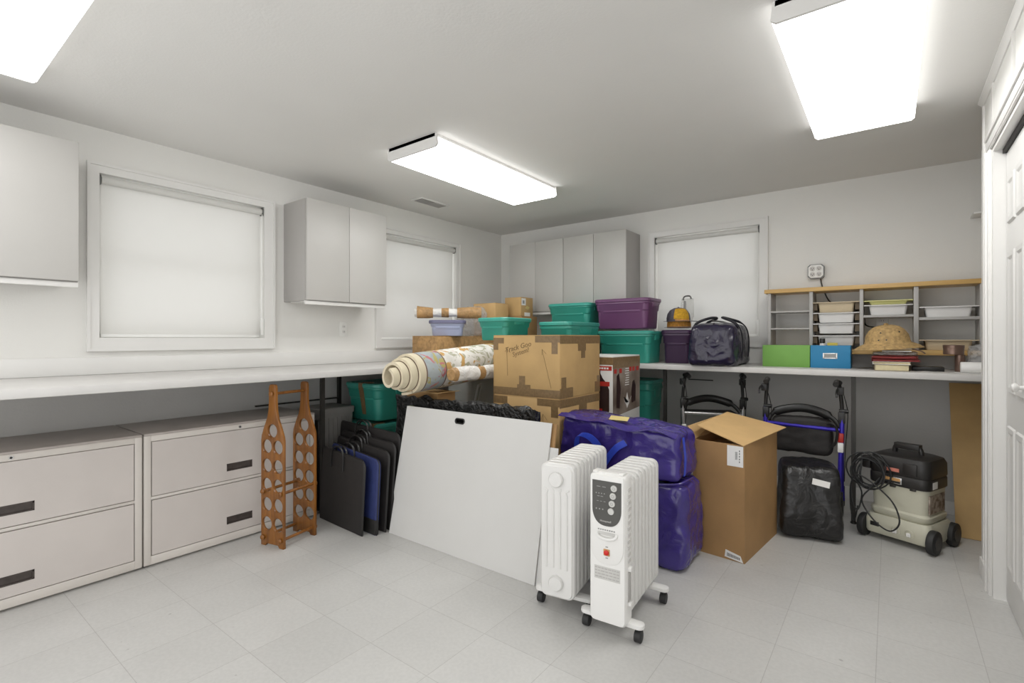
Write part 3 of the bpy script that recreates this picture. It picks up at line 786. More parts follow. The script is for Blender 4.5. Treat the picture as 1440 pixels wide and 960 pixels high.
# light blue tote and clear tote
TW = Matrix.Rotation(math.radians(40), 4, 'Z')
bin_(-3.10, -2.80, 2.80, 3.19, 1.1735, 1.318, M['blue_bin'], M['blue_lid'], 'small periwinkle blue tote under the kraft wrapped roll', rz=math.radians(43), grip=False, taper=.9)
def clear_tote():
    x0, x1, y0, y1, z0, z1 = -2.675, -2.455, 2.69, 3.12, .54, .935
    W, D, h = x1-x0, y1-y0, z1-z0
    r = thing('clear_tote', 'clear plastic tote with a white lid, below the rolled rug', 'storage bin', ((x0+x1)/2, (y0+y1)/2, z0))
    bm = BM(); loft(bm, [(W*.9, D*.92, .02, 0), (W*.97, D*.98, .025, h-.03), (W*.97-.006, D*.98-.006, .022, h-.03), (W*.9-.006, D*.92-.006, .018, .004)], k=5); obj('bin_body', bm, M['clear'], r)
    bm = BM(); loft(bm, [(W, D, .03, h-.032), (W+.006, D+.006, .03, h-.026), (W+.006, D+.006, .03, h-.006), (W-.01, D-.01, .028, h)], k=5); obj('lid', bm, M['chain'], r)
    fr = thing('picture_frame', 'pale picture frame leaning inside the clear tote', 'picture frame', ((x0+x1)/2+.0, (y0+y1)/2-.03, z0+.006))
    bm = BM()
    for q in ((-.07, -.055, 0, .26), (.055, .07, 0, .26), (-.055, .055, 0, .018), (-.055, .055, .242, .26)): bx(bm, q[0], q[1], -.006, .006, q[2], q[3])
    X = Matrix.Rotation(math.radians(-60), 4, 'Z') @ Matrix.Rotation(math.radians(-12), 4, 'X')
    obj('frame', join_xf(bm, X), M['paper'], fr, smooth=0)
    bm = BM(); bx(bm, -.055, .055, -.003, .003, .018, .242); obj('backing', join_xf(bm, X), M['grey_ink'], fr, smooth=0)
clear_tote()
carton(-2.675, -2.455, 2.69, 3.12, 0, .5395, M['card2'], 'plain box under the clear tote, behind the black wrapped panel')

# ------------------------------------------------------------------ cardboard boxes with tape and handwriting
def taped_box(x0, x1, y0, y1, z0, z1, mat, label, strips, marks=None, rz=0, name='cardboard_box', group='taped moving boxes'):
    c = ((x0+x1)/2, (y0+y1)/2, z0); w, d, h = x1-x0, y1-y0, z1-z0
    r = thing(name, label, 'cardboard box', c, rz, group)
    bm = BM(); bx(bm, -w/2, w/2, -d/2, d/2, 0, h-.004); obj('box_body', bm, mat, r, bevel=.004)
    for s in (-1, 1):
        bm = BM(); bx(bm, s*.0015, s*(w/2-.001), -d/2+.001, d/2-.001, h-.0039, h); obj('flap', bm, mat, r, smooth=0)
    e = .0012
    for f, u0, u1, v0, v1 in strips:      # face, horizontal span, vertical span (fractions)
        bm = BM()
        if f == 'y': bx(bm, -w/2+u0*w, -w/2+u1*w, -d/2-e, -d/2+.0005, v0*h, v1*h)
        if f == 'x': bx(bm, w/2-.0005, w/2+e, -d/2+u0*d, -d/2+u1*d, v0*h, v1*h)
        if f == 't': bx(bm, -w/2+u0*w, -w/2+u1*w, -d/2+v0*d, -d/2+v1*d, h-.0005, h+e)
        obj('tape', bm, M['tape'], r, smooth=0)
    if marks: marks(r, w, d, h)
    return r
def pen(bm, pts, y, r=.0011):
    tube(bm, [(p[0], y, p[1]) for p in pts], r, 5)
def marks_top(r, w, d, h):
    y = -d/2-.0006
    for s, size, x, z, rot in (('Track Goo', .046, -.055, h*.80, 13), ('System!', .042, -.035, h*.715, 16)):
        bm = text_bm(s, size, .0006, .18)
        join_xf(bm, Matrix.Translation((x, y, z)) @ Matrix.Rotation(math.radians(-rot), 4, 'Y') @ FACE_NY)
        obj('handwriting', bm, M['ink'], r, smooth=0)
    for pts in ([(-.135, .12), (-.142, .29)], [(-.155, .27), (-.142, .29), (-.115, .265)], [(.19, .06), (.125, .29)], [(.125, .255), (.125, .29), (.155, .262)]):
        bm = BM(); pen(bm, pts, y); obj('arrow', bm, M['ink'], r)
def marks_low(r, w, d, h):
    y = -d/2-.0006
    for pts in ([(.13, .16), (.13, .30)], [(.115, .26), (.13, .30), (.16, .265)]):
        bm = BM(); pen(bm, pts, y); obj('arrow', bm, M['ink'], r)
bx0, bx1, by0, by1 = -2.035, -1.534, 2.48, 2.98
taped_box(bx0, bx1, by0, by1, .797, 1.172, M['card'], 'big tan moving box with pen arrows and handwriting, top of the stack',
    [('y', 0, .17, .86, .955), ('y', 0, .08, .75, .86), ('y', .65, 1.0, .88, .985), ('y', .885, .97, .70, .88), ('x', 0, 1.0, .86, .985), ('x', .42, .62, .74, .86), ('x', .50, .60, .62, .74),
     ('y', 0, 1.0, .0, .13), ('y', .38, .58, .13, .19), ('y', .41, .50, .19, .33), ('x', 0, .30, .0, .16), ('x', .03, .14, .16, .33), ('x', .86, 1., .02, .2), ('x', .92, 1., .2, .3)], marks_top)
taped_box(bx0+.005, bx1-.002, by0, by1, .40, .796, M['card3'], 'tan moving box with one pen arrow, second in the stack',
    [('y', 0, .22, .86, .98), ('y', .68, 1.0, .88, .985), ('y', .88, .98, .72, .88), ('x', 0, 1.0, .86, .985), ('x', .45, .65, .76, .86)], marks_low)
carton(bx0+.005, bx1-.004, by0+.002, by1, 0, .3995, M['card2'], 'bottom box of the stack, hidden behind the white foam boards')
bm = BM(); tube(bm, spline([(-1.66, 2.475, .803), (-1.62, 2.463, .812), (-1.575, 2.455, .825), (-1.545, 2.462, .822)]), [.006]*18+[.004], 6, squash=.2)
bm.free()

# printed carton of a machine
def printed_box():
    x0, x1, y0, y1, z0, z1 = -1.80, -1.45, 3.0, 3.44, .45, 1.035
    w, d, h = x1-x0, y1-y0, z1-z0
    r = thing('printed_box', 'taped carton printed with a red machine and a photo, beside the tan boxes', 'box', ((x0+x1)/2, (y0+y1)/2, z0))
    bm = BM(); bx(bm, -w/2, w/2, -d/2, d/2, 0, h); obj('box_body', bm, M['boxprint_white'], r, bevel=.003)
    e = .0012
    def face_x(name, u0, u1, v0, v1, m, ee=e):      # on +x face, u along y from the front edge
        bm = BM(); bx(bm, w/2-.0005, w/2+ee, -d/2+u0*d, -d/2+u1*d, v0*h, v1*h); return obj(name, bm, m, r, smooth=0)
    def face_y(name, u0, u1, v0, v1, m, ee=e):
        bm = BM(); bx(bm, -w/2+u0*w, -w/2+u1*w, -d/2-ee, -d/2+.0005, v0*h, v1*h); return obj(name, bm, m, r, smooth=0)
    bm = BM(); prism(bm, [(-d/2+.002, h*.31), (d/2-.002, h*.36), (d/2-.002, h*.94), (-d/2+.002, h*.94)], 'x', w/2-.0005, w/2+e); obj('printed_photo', bm, M['boxprint_dark'], r, smooth=0)
    face_x('tape', 0, 1, .86, .985, M['tape'], .0022); face_y('tape', 0, 1, .90, .985, M['tape'], .0022)
    for u in (.08, .26, .62, .74, .9): face_x('red_lettering', u-.04, u+.045, .80+.01*(u > .5), .85+.012*(u > .5), M['boxprint_red'], .0026)
    face_y('red_lettering', .55, .98, .835, .885, M['boxprint_red'], .0018)
    for k in range(6): bx_ = face_y('white_lettering', .60+k*.055, .64+k*.055, .85, .87, M['paper'], .0026)
    # the machine pictured on the front: a squat tank on castors
    bm = BM(); prism(bm, [(.06, .10), (.13, .10), (.135, .20), (.15, .22), (.15, .36), (.135, .40), (.10, .44), (.085, .47), (.085, .50), (.06, .50), (.04, .47), (.02, .44), (.02, .12)], 'y', -d/2-.0016, -d/2+.0004); obj('printed_machine', bm, M['boxprint_black'], r, smooth=0)
    bm = BM(); bx(bm, .02, .152, -d/2-.002, -d/2, .385, .415); bx(bm, .02, .10, -d/2-.002, -d/2, .22, .235); obj('printed_band', bm, M['boxprint_red'], r, smooth=0)
    # pale subject of the photo and small print below
    bm = BM()
    for k in range(9): bx(bm, w/2, w/2+.002, -.035+.004*k % .02, .03, .38+k*.016, .386+k*.016)
    prism(bm, [(-.06, .31), (.0, .22), (.07, .30), (.03, .26), (.0, .33), (-.03, .26)], 'x', w/2, w/2+.002)
    obj('printed_figure', bm, M['paper'], r, smooth=0)
    for pts in ([(.075, .25), (.14, .26), (.145, .37), (.12, .41), (.09, .40), (.07, .33)], [(-.17, .24), (-.12, .23), (-.10, .36), (-.13, .47), (-.165, .45)]):
        bm = BM(); prism(bm, pts, 'x', w/2, w/2+.0018); obj('printed_shadow', bm, M['boxprint_black'], r, smooth=0)
    bm = BM()
    for i, (a, b) in enumerate(((-.19, -.13), (-.11, -.02), (0, .05))):
        for k in range(5): bx(bm, w/2, w/2+.0016, a, b-.008*(k % 2), .07+k*.016, .075+k*.016)
    obj('small_print', bm, M['grey_ink'], r, smooth=0)
printed_box()
carton(-1.80, -1.455, 3.0, 3.44, 0, .4495, M['card2'], 'plain box under the printed carton, behind the purple bags')

# boxes, rolls and wraps in the far left corner on the worktops
carton(-3.115, -2.83, 2.75, 3.66, .9546, 1.172, M['kraft'], 'long kraft paper wrapped parcel on the left worktop', group='parcels in the corner')
carton(-3.06, -2.80, 3.44, 3.63, 1.173, 1.47, M['card3'], 'flat tan box on the parcel, left of the small labelled box', rz=math.radians(0), group='parcels in the corner')
carton(-3.0, -2.70, 3.70, 3.95, .9546, 1.3595, M['card2'], 'plain box in the worktop corner under the small labelled box', group='parcels in the corner')
r = carton(-2.90, -2.715, 3.705, 3.90, 1.36, 1.535, M['card'], 'small tan box with a white label and yellow sticker, below the back wall cabinets', group='parcels in the corner')
bm = BM(); bx(bm, .0925, .0937, -.085, -.02, .10, .165); obj('shipping_label', bm, M['paper'], r, smooth=0)
bm = BM(); bx(bm, .0937, .0942, -.07, -.04, .115, .145); obj('label_print', bm, M['grey_ink'], r, smooth=0)
bm = BM(); prism(bm, [(-.03, .075), (.02, .062), (.045, .085), (.0, .098)], 'x', .0925, .0937); obj('yellow_sticker', bm, M['sticky'], r, smooth=0)
bm = BM(); bx(bm, .0925, .0937, -.04, .05, .0, .035); obj('address_label', bm, M['paper'], r, smooth=0)

def kraft_roll(loc, rz, L, R, label, segs, z0):
    r = thing('wrapped_roll', label, 'wrapped roll', (loc[0], loc[1], z0), rz, 'wrapped rolls')
    for i, (a, b, ra, rb, m) in enumerate(segs):
        bm = BM(); n = 14; rings = []
        for k in range(9):
            t = k/8; x = (a+(b-a)*t)*L; rr = (ra+(rb-ra)*t)*R
            ring = []
            for j in range(n):
                th = 2*PI*j/n; q = rr*(1+.16*noise.noise(Vector((x*14, math.cos(th)*1.6, math.sin(th)*1.6+i*7))))
                ring.append(Vector((x, q*math.cos(th), max(-R, q*math.sin(th))+R)))
            rings.append(ring)
        ring_faces(bm, rings)
        obj(m[0], bm, M[m[1]], r, smooth=60)
    return r
K, Wt = ('kraft_wrap', 'kraft'), ('white_wrap', 'white_wrap')
dirx = Vector((.7461, .6658, 0))
kraft_roll((-2.95, 2.99), math.atan2(.70, .72), .50, .047, 'kraft and white tissue wrapped roll lying on the periwinkle tote',
    [(-.54, -.46, .75, 1.0, Wt), (-.50, -.24, 1.15, .95, K), (-.24, -.10, .7, .75, Wt), (-.10, .02, .8, .85, K), (.02, .16, .75, .7, Wt), (.16, .56, .95, 1.1, K)], 1.3195)
kraft_roll((-2.125, 2.58), PI/2-.02, .78, .045, 'white tissue wrapped roll tucked under the rug beside the big box',
    [(-.5, -.46, .8, 1.05, K), (-.46, -.22, 1.0, 1.05, Wt), (-.22, -.14, .95, .95, K), (-.14, .5, 1, .95, Wt)], .885)
bm = soft_box(.22, .15, .27, k=4, cuts=16, amp=.018, freq=9, seed=4)
tag(obj('plastic_wrap', bm, M['clearbag'], loc=(-2.97, 3.345, 1.1735), smooth=60), 'crumpled clear plastic bag beside the flat tan box', 'plastic bag')

# carton under the rug with a raised flap
r = thing('open_carton', 'open carton with bent tan flaps under the rolled rug', 'cardboard box', (-2.415, 2.29, 0))
carton(-2.168, -2.045, 2.64, 3.0, 0, .884, M['card2'], 'narrow plain box hidden between the rug and the stacked moving boxes')
bm = BM()
for q in ((-.145, .145, -.08, -.076), (-.145, .145, .076, .08)): bx(bm, *q, 0, .803)
for q in ((-.145, -.141, -.076, .076), (.141, .145, -.076, .076)): bx(bm, *q, 0, .803)
bx(bm, -.141, .141, -.076, .076, 0, .006)
obj('box_body', bm, M['card2'], r, smooth=0)
bm = BM(); bx(bm, -.145, .145, -.08, .08, .8035, .808); obj('flap', bm, M['card3'], r, smooth=0)
bm = BM(); prism(bm, [(.145, .8035), (.185, .810), (.185, .814), (.145, .808)], 'y', -.08, .08); obj('flap', bm, M['card3'], r, smooth=0)

# ------------------------------------------------------------------ rolled rug
def rug():
    axis_y0, L = 2.02, 1.06
    cx, cz, tilt = -2.325, .9425, math.atan2(.062, .85)
    th, turns, r0, r1 = .016, 3.35, .052, .118
    r = thing('rolled_rug', 'rolled floral rug with a grey blue border lying over the boxes', 'rug', (cx, axis_y0, cz-.121))
    n = 150; m = 26
    bm = BM(); uvl = bm.loops.layers.uv.new('UVMap')
    outer, inner, U = [], [], []
    s = 0; prev = None
    a_end = math.radians(-70)                 # the free edge hangs under the roll, nearer the camera
    for i in range(n+14):
        if i <= n:
            t = i/n; a = a_end + (1-t)*turns*2*PI
            rr = r0+(r1-r0)*t + .0
            p = Vector((math.cos(a)*rr, math.sin(a)*rr)); nrm = Vector((math.cos(a), math.sin(a)))
            tan = Vector((math.sin(a), -math.cos(a)))
        else:                                 # loose flap leaving the roll
            k = (i-n)
            p = p + tan*.008; 
            tan = (tan + Vector((-.5, .12))*.10).normalized(); nrm = Vector((-tan.y, tan.x))*-1; t = 1
        if prev is not None: s += (p-prev).length
        prev = p.copy()
        # the roll is telescoped: inner turns stick out towards the camera
        out = .17*(1-t)**1.0
        if i > n: out = -.0
        outer.append((p+nrm*th/2, s, out)); inner.append((p-nrm*th/2, s, out))
    rows = []
    for (po, s_, out), (pi_, _, _) in zip(outer, inner):
        ro, ri = [], []
        for j in range(m+1):
            v = j/m; y = -out + v*L
            ro.append((bm.verts.new((po.x, y, po.y+y*math.tan(tilt))), v*L, s_)); ri.append((bm.verts.new((pi_.x, y, pi_.y+y*math.tan(tilt))), v*L, s_))
        rows.append((ro, ri))
    def quad(vs, mi):
        try: f = bm.faces.new([q[0] for q in vs])
        except ValueError: return
        f.material_index = mi
        for l, q in zip(f.loops, vs): l[uvl].uv = (q[1], q[2])
    for (o0, i0), (o1, i1) in zip(rows, rows[1:]):
        for j in range(m):
            quad((o0[j], o0[j+1], o1[j+1], o1[j]), 0); quad((i0[j], i1[j], i1[j+1], i0[j+1]), 1)
        quad((o0[0], o1[0], i1[0], i0[0]), 1); quad((o0[m], i0[m], i1[m], o1[m]), 1)
    for q in (rows[0], rows[-1]):
        for j in range(m): quad((q[0][j], q[1][j], q[1][j+1], q[0][j+1]), 1)
    join_xf(bm, Matrix.Translation((0, 0, .121)))
    obj('rug_pile', bm, [M['rug'], M['rugback']], r, smooth=70)
rug()

# ------------------------------------------------------------------ boards leaning on the pile
def board(x0, x1, y0, y1, h, th, mat, label, name, rz=0, hole=None, group=None, notch=None, zo=0):
    """stands on its lower edge, leans back from y0 to y1"""
    w = x1-x0; lean = math.atan2(y1-y0, h); Ls = math.hypot(h, y1-y0)
    r = thing(name, label, name.split('_')[-1], ((x0+x1)/2, y0, zo), rz, group)
    out = [(-w/2, 0), (w/2, 0), (w/2, Ls), (-w/2, Ls)] if not notch else notch(w, Ls)
    holes = []
    if hole:
        hx, hw, hh, hz = hole
        pts = []
        for sx in (1, -1):
            for i in range(9):
                t = -PI/2+PI*i/8 if sx == 1 else PI/2+PI*i/8
                pts.append((hx+sx*(hw/2-hh/2)+hh/2*math.cos(t), Ls-hz+hh/2*math.sin(t)))
        holes.append(pts)
    bm = outline_bm(out, holes, th)
    join_xf(bm, Matrix.Rotation(-lean, 4, 'X') @ Matrix.Translation((0, th/2, 0)) @ Matrix.Rotation(PI/2, 4, 'X'))
    lo = min(v.co.z for v in bm.verts)
    bmesh.ops.translate(bm, vec=(0, 0, -lo), verts=bm.verts)
    obj('panel', bm, mat, r, smooth=0)
    if hole:
        bm = BM()
        p3 = [(p[0], 0, p[1]) for p in pts]
        tube(bm, p3, .004, 6, closed=True); join_xf(bm, Matrix.Translation((0, 0, -lo)) @ Matrix.Rotation(-lean, 4, 'X') @ Matrix.Translation((0, -.001, 0))); obj('hand_hole_rim', bm, M['black'], r)
    return r
board(-2.375, -1.318, 1.905, 2.055, .735, .006, M['whiteboard'], 'big white foam board with an oval hand hole, leaning in front of the pile', 'foam_board', hole=(-.075, .068, .026, .05), group='leaning white boards',
      notch=lambda w, L: [(-w/2+.012, 0), (w/2, 0), (w/2, L), (-w/2, L), (-w/2, L*.31), (-w/2+.012, L*.26)])
board(-2.30, -1.272, 1.914, 2.0405, .62, .006, M['whiteboard'], 'second white foam board, behind the one with the hand hole', 'foam_board', group='leaning white boards')
board(-1.86, -1.303, 1.923, 2.0715, .728, .014, M['card2'], 'brown cardboard panel behind the two white foam boards', 'cardboard_sheet')
def wrapped_panel():
    x0, x1, y0, h, th = -2.555, -1.46, 2.142, .775, .055
    r = thing('wrapped_board', 'flat panel wrapped in shiny black plastic, behind the white foam boards', 'wrapped panel', ((x0+x1)/2, y0, 0))
    bm = BM(); bmesh.ops.create_cube(bm, size=2); bmesh.ops.subdivide_edges(bm, edges=bm.edges[:], cuts=44, use_grid_fill=True)
    for v in bm.verts:
        p = v.co; P = Vector((p.x*(x1-x0)/2, p.y*th/2, (p.z+1)*h/2))
        a = noise.noise(P*9)+.6*noise.noise(P*21)
        if P.z > h*.82: P.z += .026*noise.noise(Vector((P.x*14, P.y*30, 2)))+.004; P.y += .013*a
        else: P.y += .006*a
        P.x += .006*a
        P.z = max(P.z, .001)
        v.co = P
    obj('plastic_sheet', bm, M['blackfilm'], r, smooth=70)
    bm = BM(); bx(bm, -.40, -.355, -.046, -.04, h-.085, h-.045); obj('green_sticker', bm, pmat('olive_sticker', (128,134,86), .5), r, smooth=0)
wrapped_panel()
# ------------------------------------------------------------------ oil filled radiators
def caster(bm_name, r, x, y):
    bm = BM(); cyl(bm, (x-.013, y, .023), (x+.013, y, .023), .023, n=20); cyl(bm, (x, y, .04), (x, y, .056), .008, n=10); obj('caster', bm, M['rubber'], r, bevel=.003)
def foot(r, y, hw):
    bm = BM(); loft(bm, [(hw*2, .044, .021, .056), (hw*2+.003, .047, .022, .060), (hw*2, .044, .021, .070), (hw*2-.03, .026, .012, .074)], Matrix.Translation((0, y, 0)), k=6); obj('foot', bm, M['heater2'], r)
    for s in (-1, 1): caster('c', r, s*(hw-.022), y)
def fin(r, y, w, z0, z1, mat):
    """pressed steel fin: rolled rim all round, hollow between two ribs"""
    bm = BM(); h = z1-z0; X = Matrix.Translation((0, y, (z0+z1)/2)) @ Matrix.Rotation(PI/2, 4, 'X')
    loft(bm, [(w-.024, h-.024, .02, -.021), (w-.006, h-.006, .026, -.0175), (w, h, .03, -.009), (w, h, .03, .009), (w-.006, h-.006, .026, .0175), (w-.024, h-.024, .02, .021)], X, k=5)
    obj('fin', bm, mat, r, smooth=50)
def heater_plain(loc, rz):
    r = thing('oil_radiator', 'white oil radiator with a plain ribbed end, left of the one with controls', 'heater', loc, rz, 'white oil filled radiators')
    w = .152; n = 10; p = .0445
    for i in range(n): fin(r, .022+i*p, w, .078, .634, M['heater'])
    # pressed end face: two round bosses joined by grooves
    bm = BM()
    X = Matrix.Rotation(PI/2, 4, 'X')
    loft(bm, [(w-.014, .540, .024, -.0), (w-.02, .534, .022, .005)], Matrix.Translation((0, .0015, .356)) @ X, k=5)
    obj('end_plate', bm, M['heater'], r, smooth=30)
    for z in (.570, .146):
        bm = BM(); lathe(bm, [(.031, 0), (.031, .010), (.027, .016), (.001, .017)], 28, X=Matrix.Translation((0, -.003, z)) @ X); obj('boss', bm, M['heater'], r)
    for x in (-.045, -.015, .015, .045):
        bm = BM(); tube(bm, [(x, -.003, .205), (x, -.004, .35), (x, -.003, .508)], .0055, 8); tube(bm, [(x, -.003, .508), (x*.9, -.003, .522), (x*1.15+.004*(x > 0)-.004*(x < 0), -.002, .532)], .005, 8); obj('rib', bm, M['heater'], r)
    bm = BM()
    for z in (.605,):
        for i in range(n-1): bx(bm, -w*.38, w*.38, .022+i*p+.012, .022+(i+1)*p-.012, .10, .622)
    obj('core', bm, M['heater'], r, smooth=0)
    foot(r, .088, .132); foot(r, .022+(n-1)*p-.03, .132)
heater_plain((-1.095, 1.745, 0), math.radians(9))

def heater_panel(loc, rz):
    r = thing('oil_radiator', 'white oil radiator with a dark grey control panel and red switch, nearest the camera', 'heater', loc, rz, 'white oil filled radiators')
    w = .148; n = 8; p = .0445; y0 = .095
    X = Matrix.Rotation(PI/2, 4, 'X')
    for i in range(n): fin(r, y0+i*p, w, .082, .615, M['heater'])
    bm = BM()
    for i in range(n-1): bx(bm, -w*.38, w*.38, y0+i*p+.012, y0+(i+1)*p-.012, .10, .605)
    obj('core', bm, M['heater'], r, smooth=0)
    # control housing, tapering a little to the front
    bm = BM(); loft(bm, [(w-.012, .562, .016, .0), (w-.002, .572, .02, -.008), (w, .574, .02, -.04), (w-.004, .570, .02, -.070)], Matrix.Translation((0, 0, .345)) @ X, k=6)
    obj('control_housing', bm, M['heater2'], r, smooth=40)
    bm = BM()
    for s in (-1, 1): 
        for k in range(12): bx(bm, s*(w/2-.001), s*(w/2+.0025), .022, .050, .30+k*.0245, .312+k*.0245)
    obj('vent_slots', bm, M['laminate'], r, smooth=0)
    bm = BM(); bx(bm, w/2-.001, w/2+.004, .026, .046, .155, .265); obj('cord_storage', bm, M['cabside'], r, bevel=.001)
    for q in ((.268, .285), (.138, .152)):
        bm = BM(); bx(bm, w/2-.001, w/2+.012, .024, .048, *q); obj('cord_hook', bm, M['heater2'], r, bevel=.003)
    # top grille lip
    bm = BM(); bx(bm, -.055, .055, .010, .05, .630, .635); bx(bm, -.062, -.042, .008, .05, .63, .638); bx(bm, .042, .062, .008, .05, .63, .638); obj('top_vent', bm, M['heater2'], r, bevel=.002)
    # long shield: raised moulding down to a rounded foot
    def shield(wt, zt, zs, zb, n=14):
        pts = [(wt, zt), (wt, zs)] + [(wt*math.cos(t)**.75 if math.cos(t) > 0 else 0, zs-(zs-zb)*math.sin(t)) for t in (PI/2*i/n for i in range(1, n))] + [(0, zb)]
        return pts + [(-x, z) for x, z in pts[-2::-1]]
    bm = BM(); prism(bm, shield(.066, .625, .36, .288), 'y', -.004, .001); obj('raised_moulding', bm, M['heater2'], r, bevel=.002)
    pn = BM(); prism(pn, shield(.058, .606, .50, .435), 'y', -.0062, -.0038); pn = obj('control_panel', pn, M['panel'], r, smooth=0)
    for k in range(4):
        bm = BM(); lathe(bm, [(.0125, 0), (.0125, .003), (.011, .0045), (.001, .005)], 20, X=Matrix.Translation((.030-.004*k, -.0062, .583-k*.0295)) @ X); b = obj('button', bm, M['button'], pn)
        if k < 3:
            bm = BM(); tube(bm, [(.030-.004*k+.005*math.cos(t), -.0115, .583-k*.0295+.005*math.sin(t)) for t in (2*PI*i/10 for i in range(10))], .0006, 4, closed=True); b2 = obj('button_symbol', bm, M['grey_ink'], pn)
    for x0, z0, cnt, dx, wd, hh in ((-.040, .583, 2, .022, .015, .0022), (-.044, .557, 4, .011, .004, .004), (-.038, .546, 2, .014, .010, .0022), (-.040, .527, 3, .014, .008, .0018), (-.044, .497, 3, .013, .005, .005)):
        bm = BM()
        for i in range(cnt): bx(bm, x0+i*dx, x0+i*dx+wd, -.0066, -.0062, z0-hh/2, z0+hh/2)
        obj('panel_marks', bm, M['grey_ink'], pn, smooth=0)
    bm = text_bm('Honeywell', .0105, .0003); join_xf(bm, Matrix.Translation((-.004, -.0064, .453)) @ FACE_NY); obj('maker_name', bm, M['button'], pn, smooth=0)
    # finger grip scoop and caption above
    bm = BM(); tube(bm, spline([(-.040, -.003, .408), (-.032, -.010, .394), (0, -.014, .388), (.032, -.010, .394), (.040, -.003, .408)]), .006, 8); obj('grip_lip', bm, M['heater2'], r)
    bm = BM(); bx(bm, -.034, .034, -.0046, -.0038, .399, .412); obj('grip_recess', bm, M['button'], r, smooth=0)
    bm = BM()
    for i in range(8): bx(bm, -.036+i*.009, -.030+i*.009, -.0049, -.004, .4165, .4215)
    obj('front_lettering', bm, M['grey_ink'], r, smooth=0)
    # rocker switch
    bm = BM(); bx(bm, -.0125, .0125, -.007, -.0038, .322, .347); sw = obj('switch_frame', bm, M['vaclabel'], r, bevel=.001)
    bm = BM(); lathe(bm, [(.010, 0), (.010, .004), (.006, .006), (.001, .0065)], 20, X=Matrix.Translation((0, -.007, .3345)) @ X); obj('switch_rocker', bm, M['red'], sw)
    for z in (.355, .313):
        bm = BM(); bx(bm, -.005, .005, -.0044, -.004, z-.002, z+.002); obj('switch_mark', bm, M['grey_ink'], r, smooth=0)
    # caution text block
    bm = BM(); bx(bm, -.052, .052, -.0008, 0, .226, .276); lb = obj('caution_label', bm, M['button'], r, smooth=0)
    rn = random.Random(3)
    for k in range(4):
        bm = BM(); x = -.049
        while x < .044:
            wd = rn.uniform(.006, .016); bx(bm, x, min(x+wd, .049), -.0012, -.0008, .267-k*.0115, .2705-k*.0115); x += wd+.003
        obj('caution_line', bm, M['cabside'], lb, smooth=0)
    foot(r, .050, .128); foot(r, y0+(n-1)*p-.025, .128)
heater_panel((-.862, 1.735, 0), math.radians(4.5))

# ------------------------------------------------------------------ purple bags
def ribbon(pts, w, axis, th=.0025):
    """strap: flat band along pts, width along axis"""
    bm = BM(); A = Vector(axis).normalized()*w/2; P = spline(pts, 6); rings = []
    for i, p in enumerate(P):
        d = (P[min(i+1, len(P)-1)]-P[max(i-1, 0)]).normalized(); n = d.cross(A).normalized()*th/2
        rings.append([p+A+n, p-A+n, p-A-n, p+A-n])
    ring_faces(bm, rings); return bm
def bag_low():
    r = thing('storage_bag', 'purple tarpaulin storage bag standing on the floor, lower of the two', 'storage bag', (-1.135, 2.585, 0), math.radians(0), 'purple tarpaulin bags')
    bm = soft_box(.69, .32, .425, k=11, cuts=38, amp=.013, freq=6, seed=1, sag=.02, shape=lambda P: Vector((P.x*(1-.05*P.z), P.y, P.z*(1-.10*(P.x < -.1)*0)+.03*max(0, (P.x-.2))*2*(P.z > .3))))
    obj('bag_body', bm, M['bagpurple'], r, smooth=60)
    bm = BM(); tube(bm, spline([(.05, -.150, .405), (.2, -.158, .42), (.3, -.15, .435), (.33, -.10, .445), (.33, 0, .44)]), .005, 6); obj('seam', bm, M['bagpurple'], r)
    bm = BM(); bx(bm, .10, .21, -.176, -.168, .235, .315); obj('clear_pocket', bm, M['clearpocket'], r, smooth=0)
bag_low()
def bag_top():
    r = thing('storage_bag', 'purple tarpaulin bag with blue straps and a yellow note, upper of the two', 'storage bag', (-1.168, 2.595, .436), math.radians(0), 'purple tarpaulin bags')
    def shp(P):
        t = max(0, P.z-.12)/.2
        return Vector((P.x*(1-.03*t), P.y*(1-.10*t), P.z*(1-.16*(P.x+.34)/.68) - .02*t*abs(P.y)/.2))
    bm = soft_box(.69, .34, .30, k=12, cuts=40, amp=.013, freq=7, seed=9, sag=.0, shape=shp)
    obj('bag_body', bm, M['bagpurple'], r, smooth=60)
    bm = BM(); rings = []
    for i in range(25):                       # stiff seam flange round the top edge
        t = i/24; x = -.335+.67*t; z = .292-.16*.29*t + .006*math.sin(t*17)
        rings.append([Vector((x, -.148+.010*math.sin(t*9), z)), Vector((x, -.186+.010*math.sin(t*9), z-.012-.008*math.sin(t*13))), Vector((x, -.186+.010*math.sin(t*9), z-.015-.008*math.sin(t*13))), Vector((x, -.148+.010*math.sin(t*9), z-.006))])
    ring_faces(bm, rings); obj('seam_flange', bm, M['bagpurple'], r, smooth=60)
    obj('handle', ribbon([(-.215, -.178, .03), (-.212, -.19, .12), (-.20, -.20, .175), (-.165, -.215, .195), (-.115, -.215, .185), (-.075, -.20, .14), (-.06, -.192, .08), (-.058, -.178, .0)], .04, (.4, 0, .3)), M['strap_blue'], r)
    obj('handle', ribbon([(-.045, -.182, .05), (-.01, -.19, .10), (.03, -.195, .145), (.075, -.186, .175)], .034, (.5, 0, -.6)), M['strap_blue'], r)
    obj('side_strap', ribbon([(.345, -.10, .22), (.356, -.10, .12), (.352, -.10, .03)], .025, (0, 1, 0)), M['strap_blue'], r)
    bm = BM(); bx(bm, -.05, .05, -.035, .035, 0, .001); join_xf(bm, Matrix.Translation((.0, -.10, .283)) @ Matrix.Rotation(.14, 4, 'X') @ Matrix.Rotation(.09, 4, 'Y') @ Matrix.Rotation(.25, 4, 'Z')); obj('yellow_note', bm, M['sticky'], r, smooth=0)
bag_top()

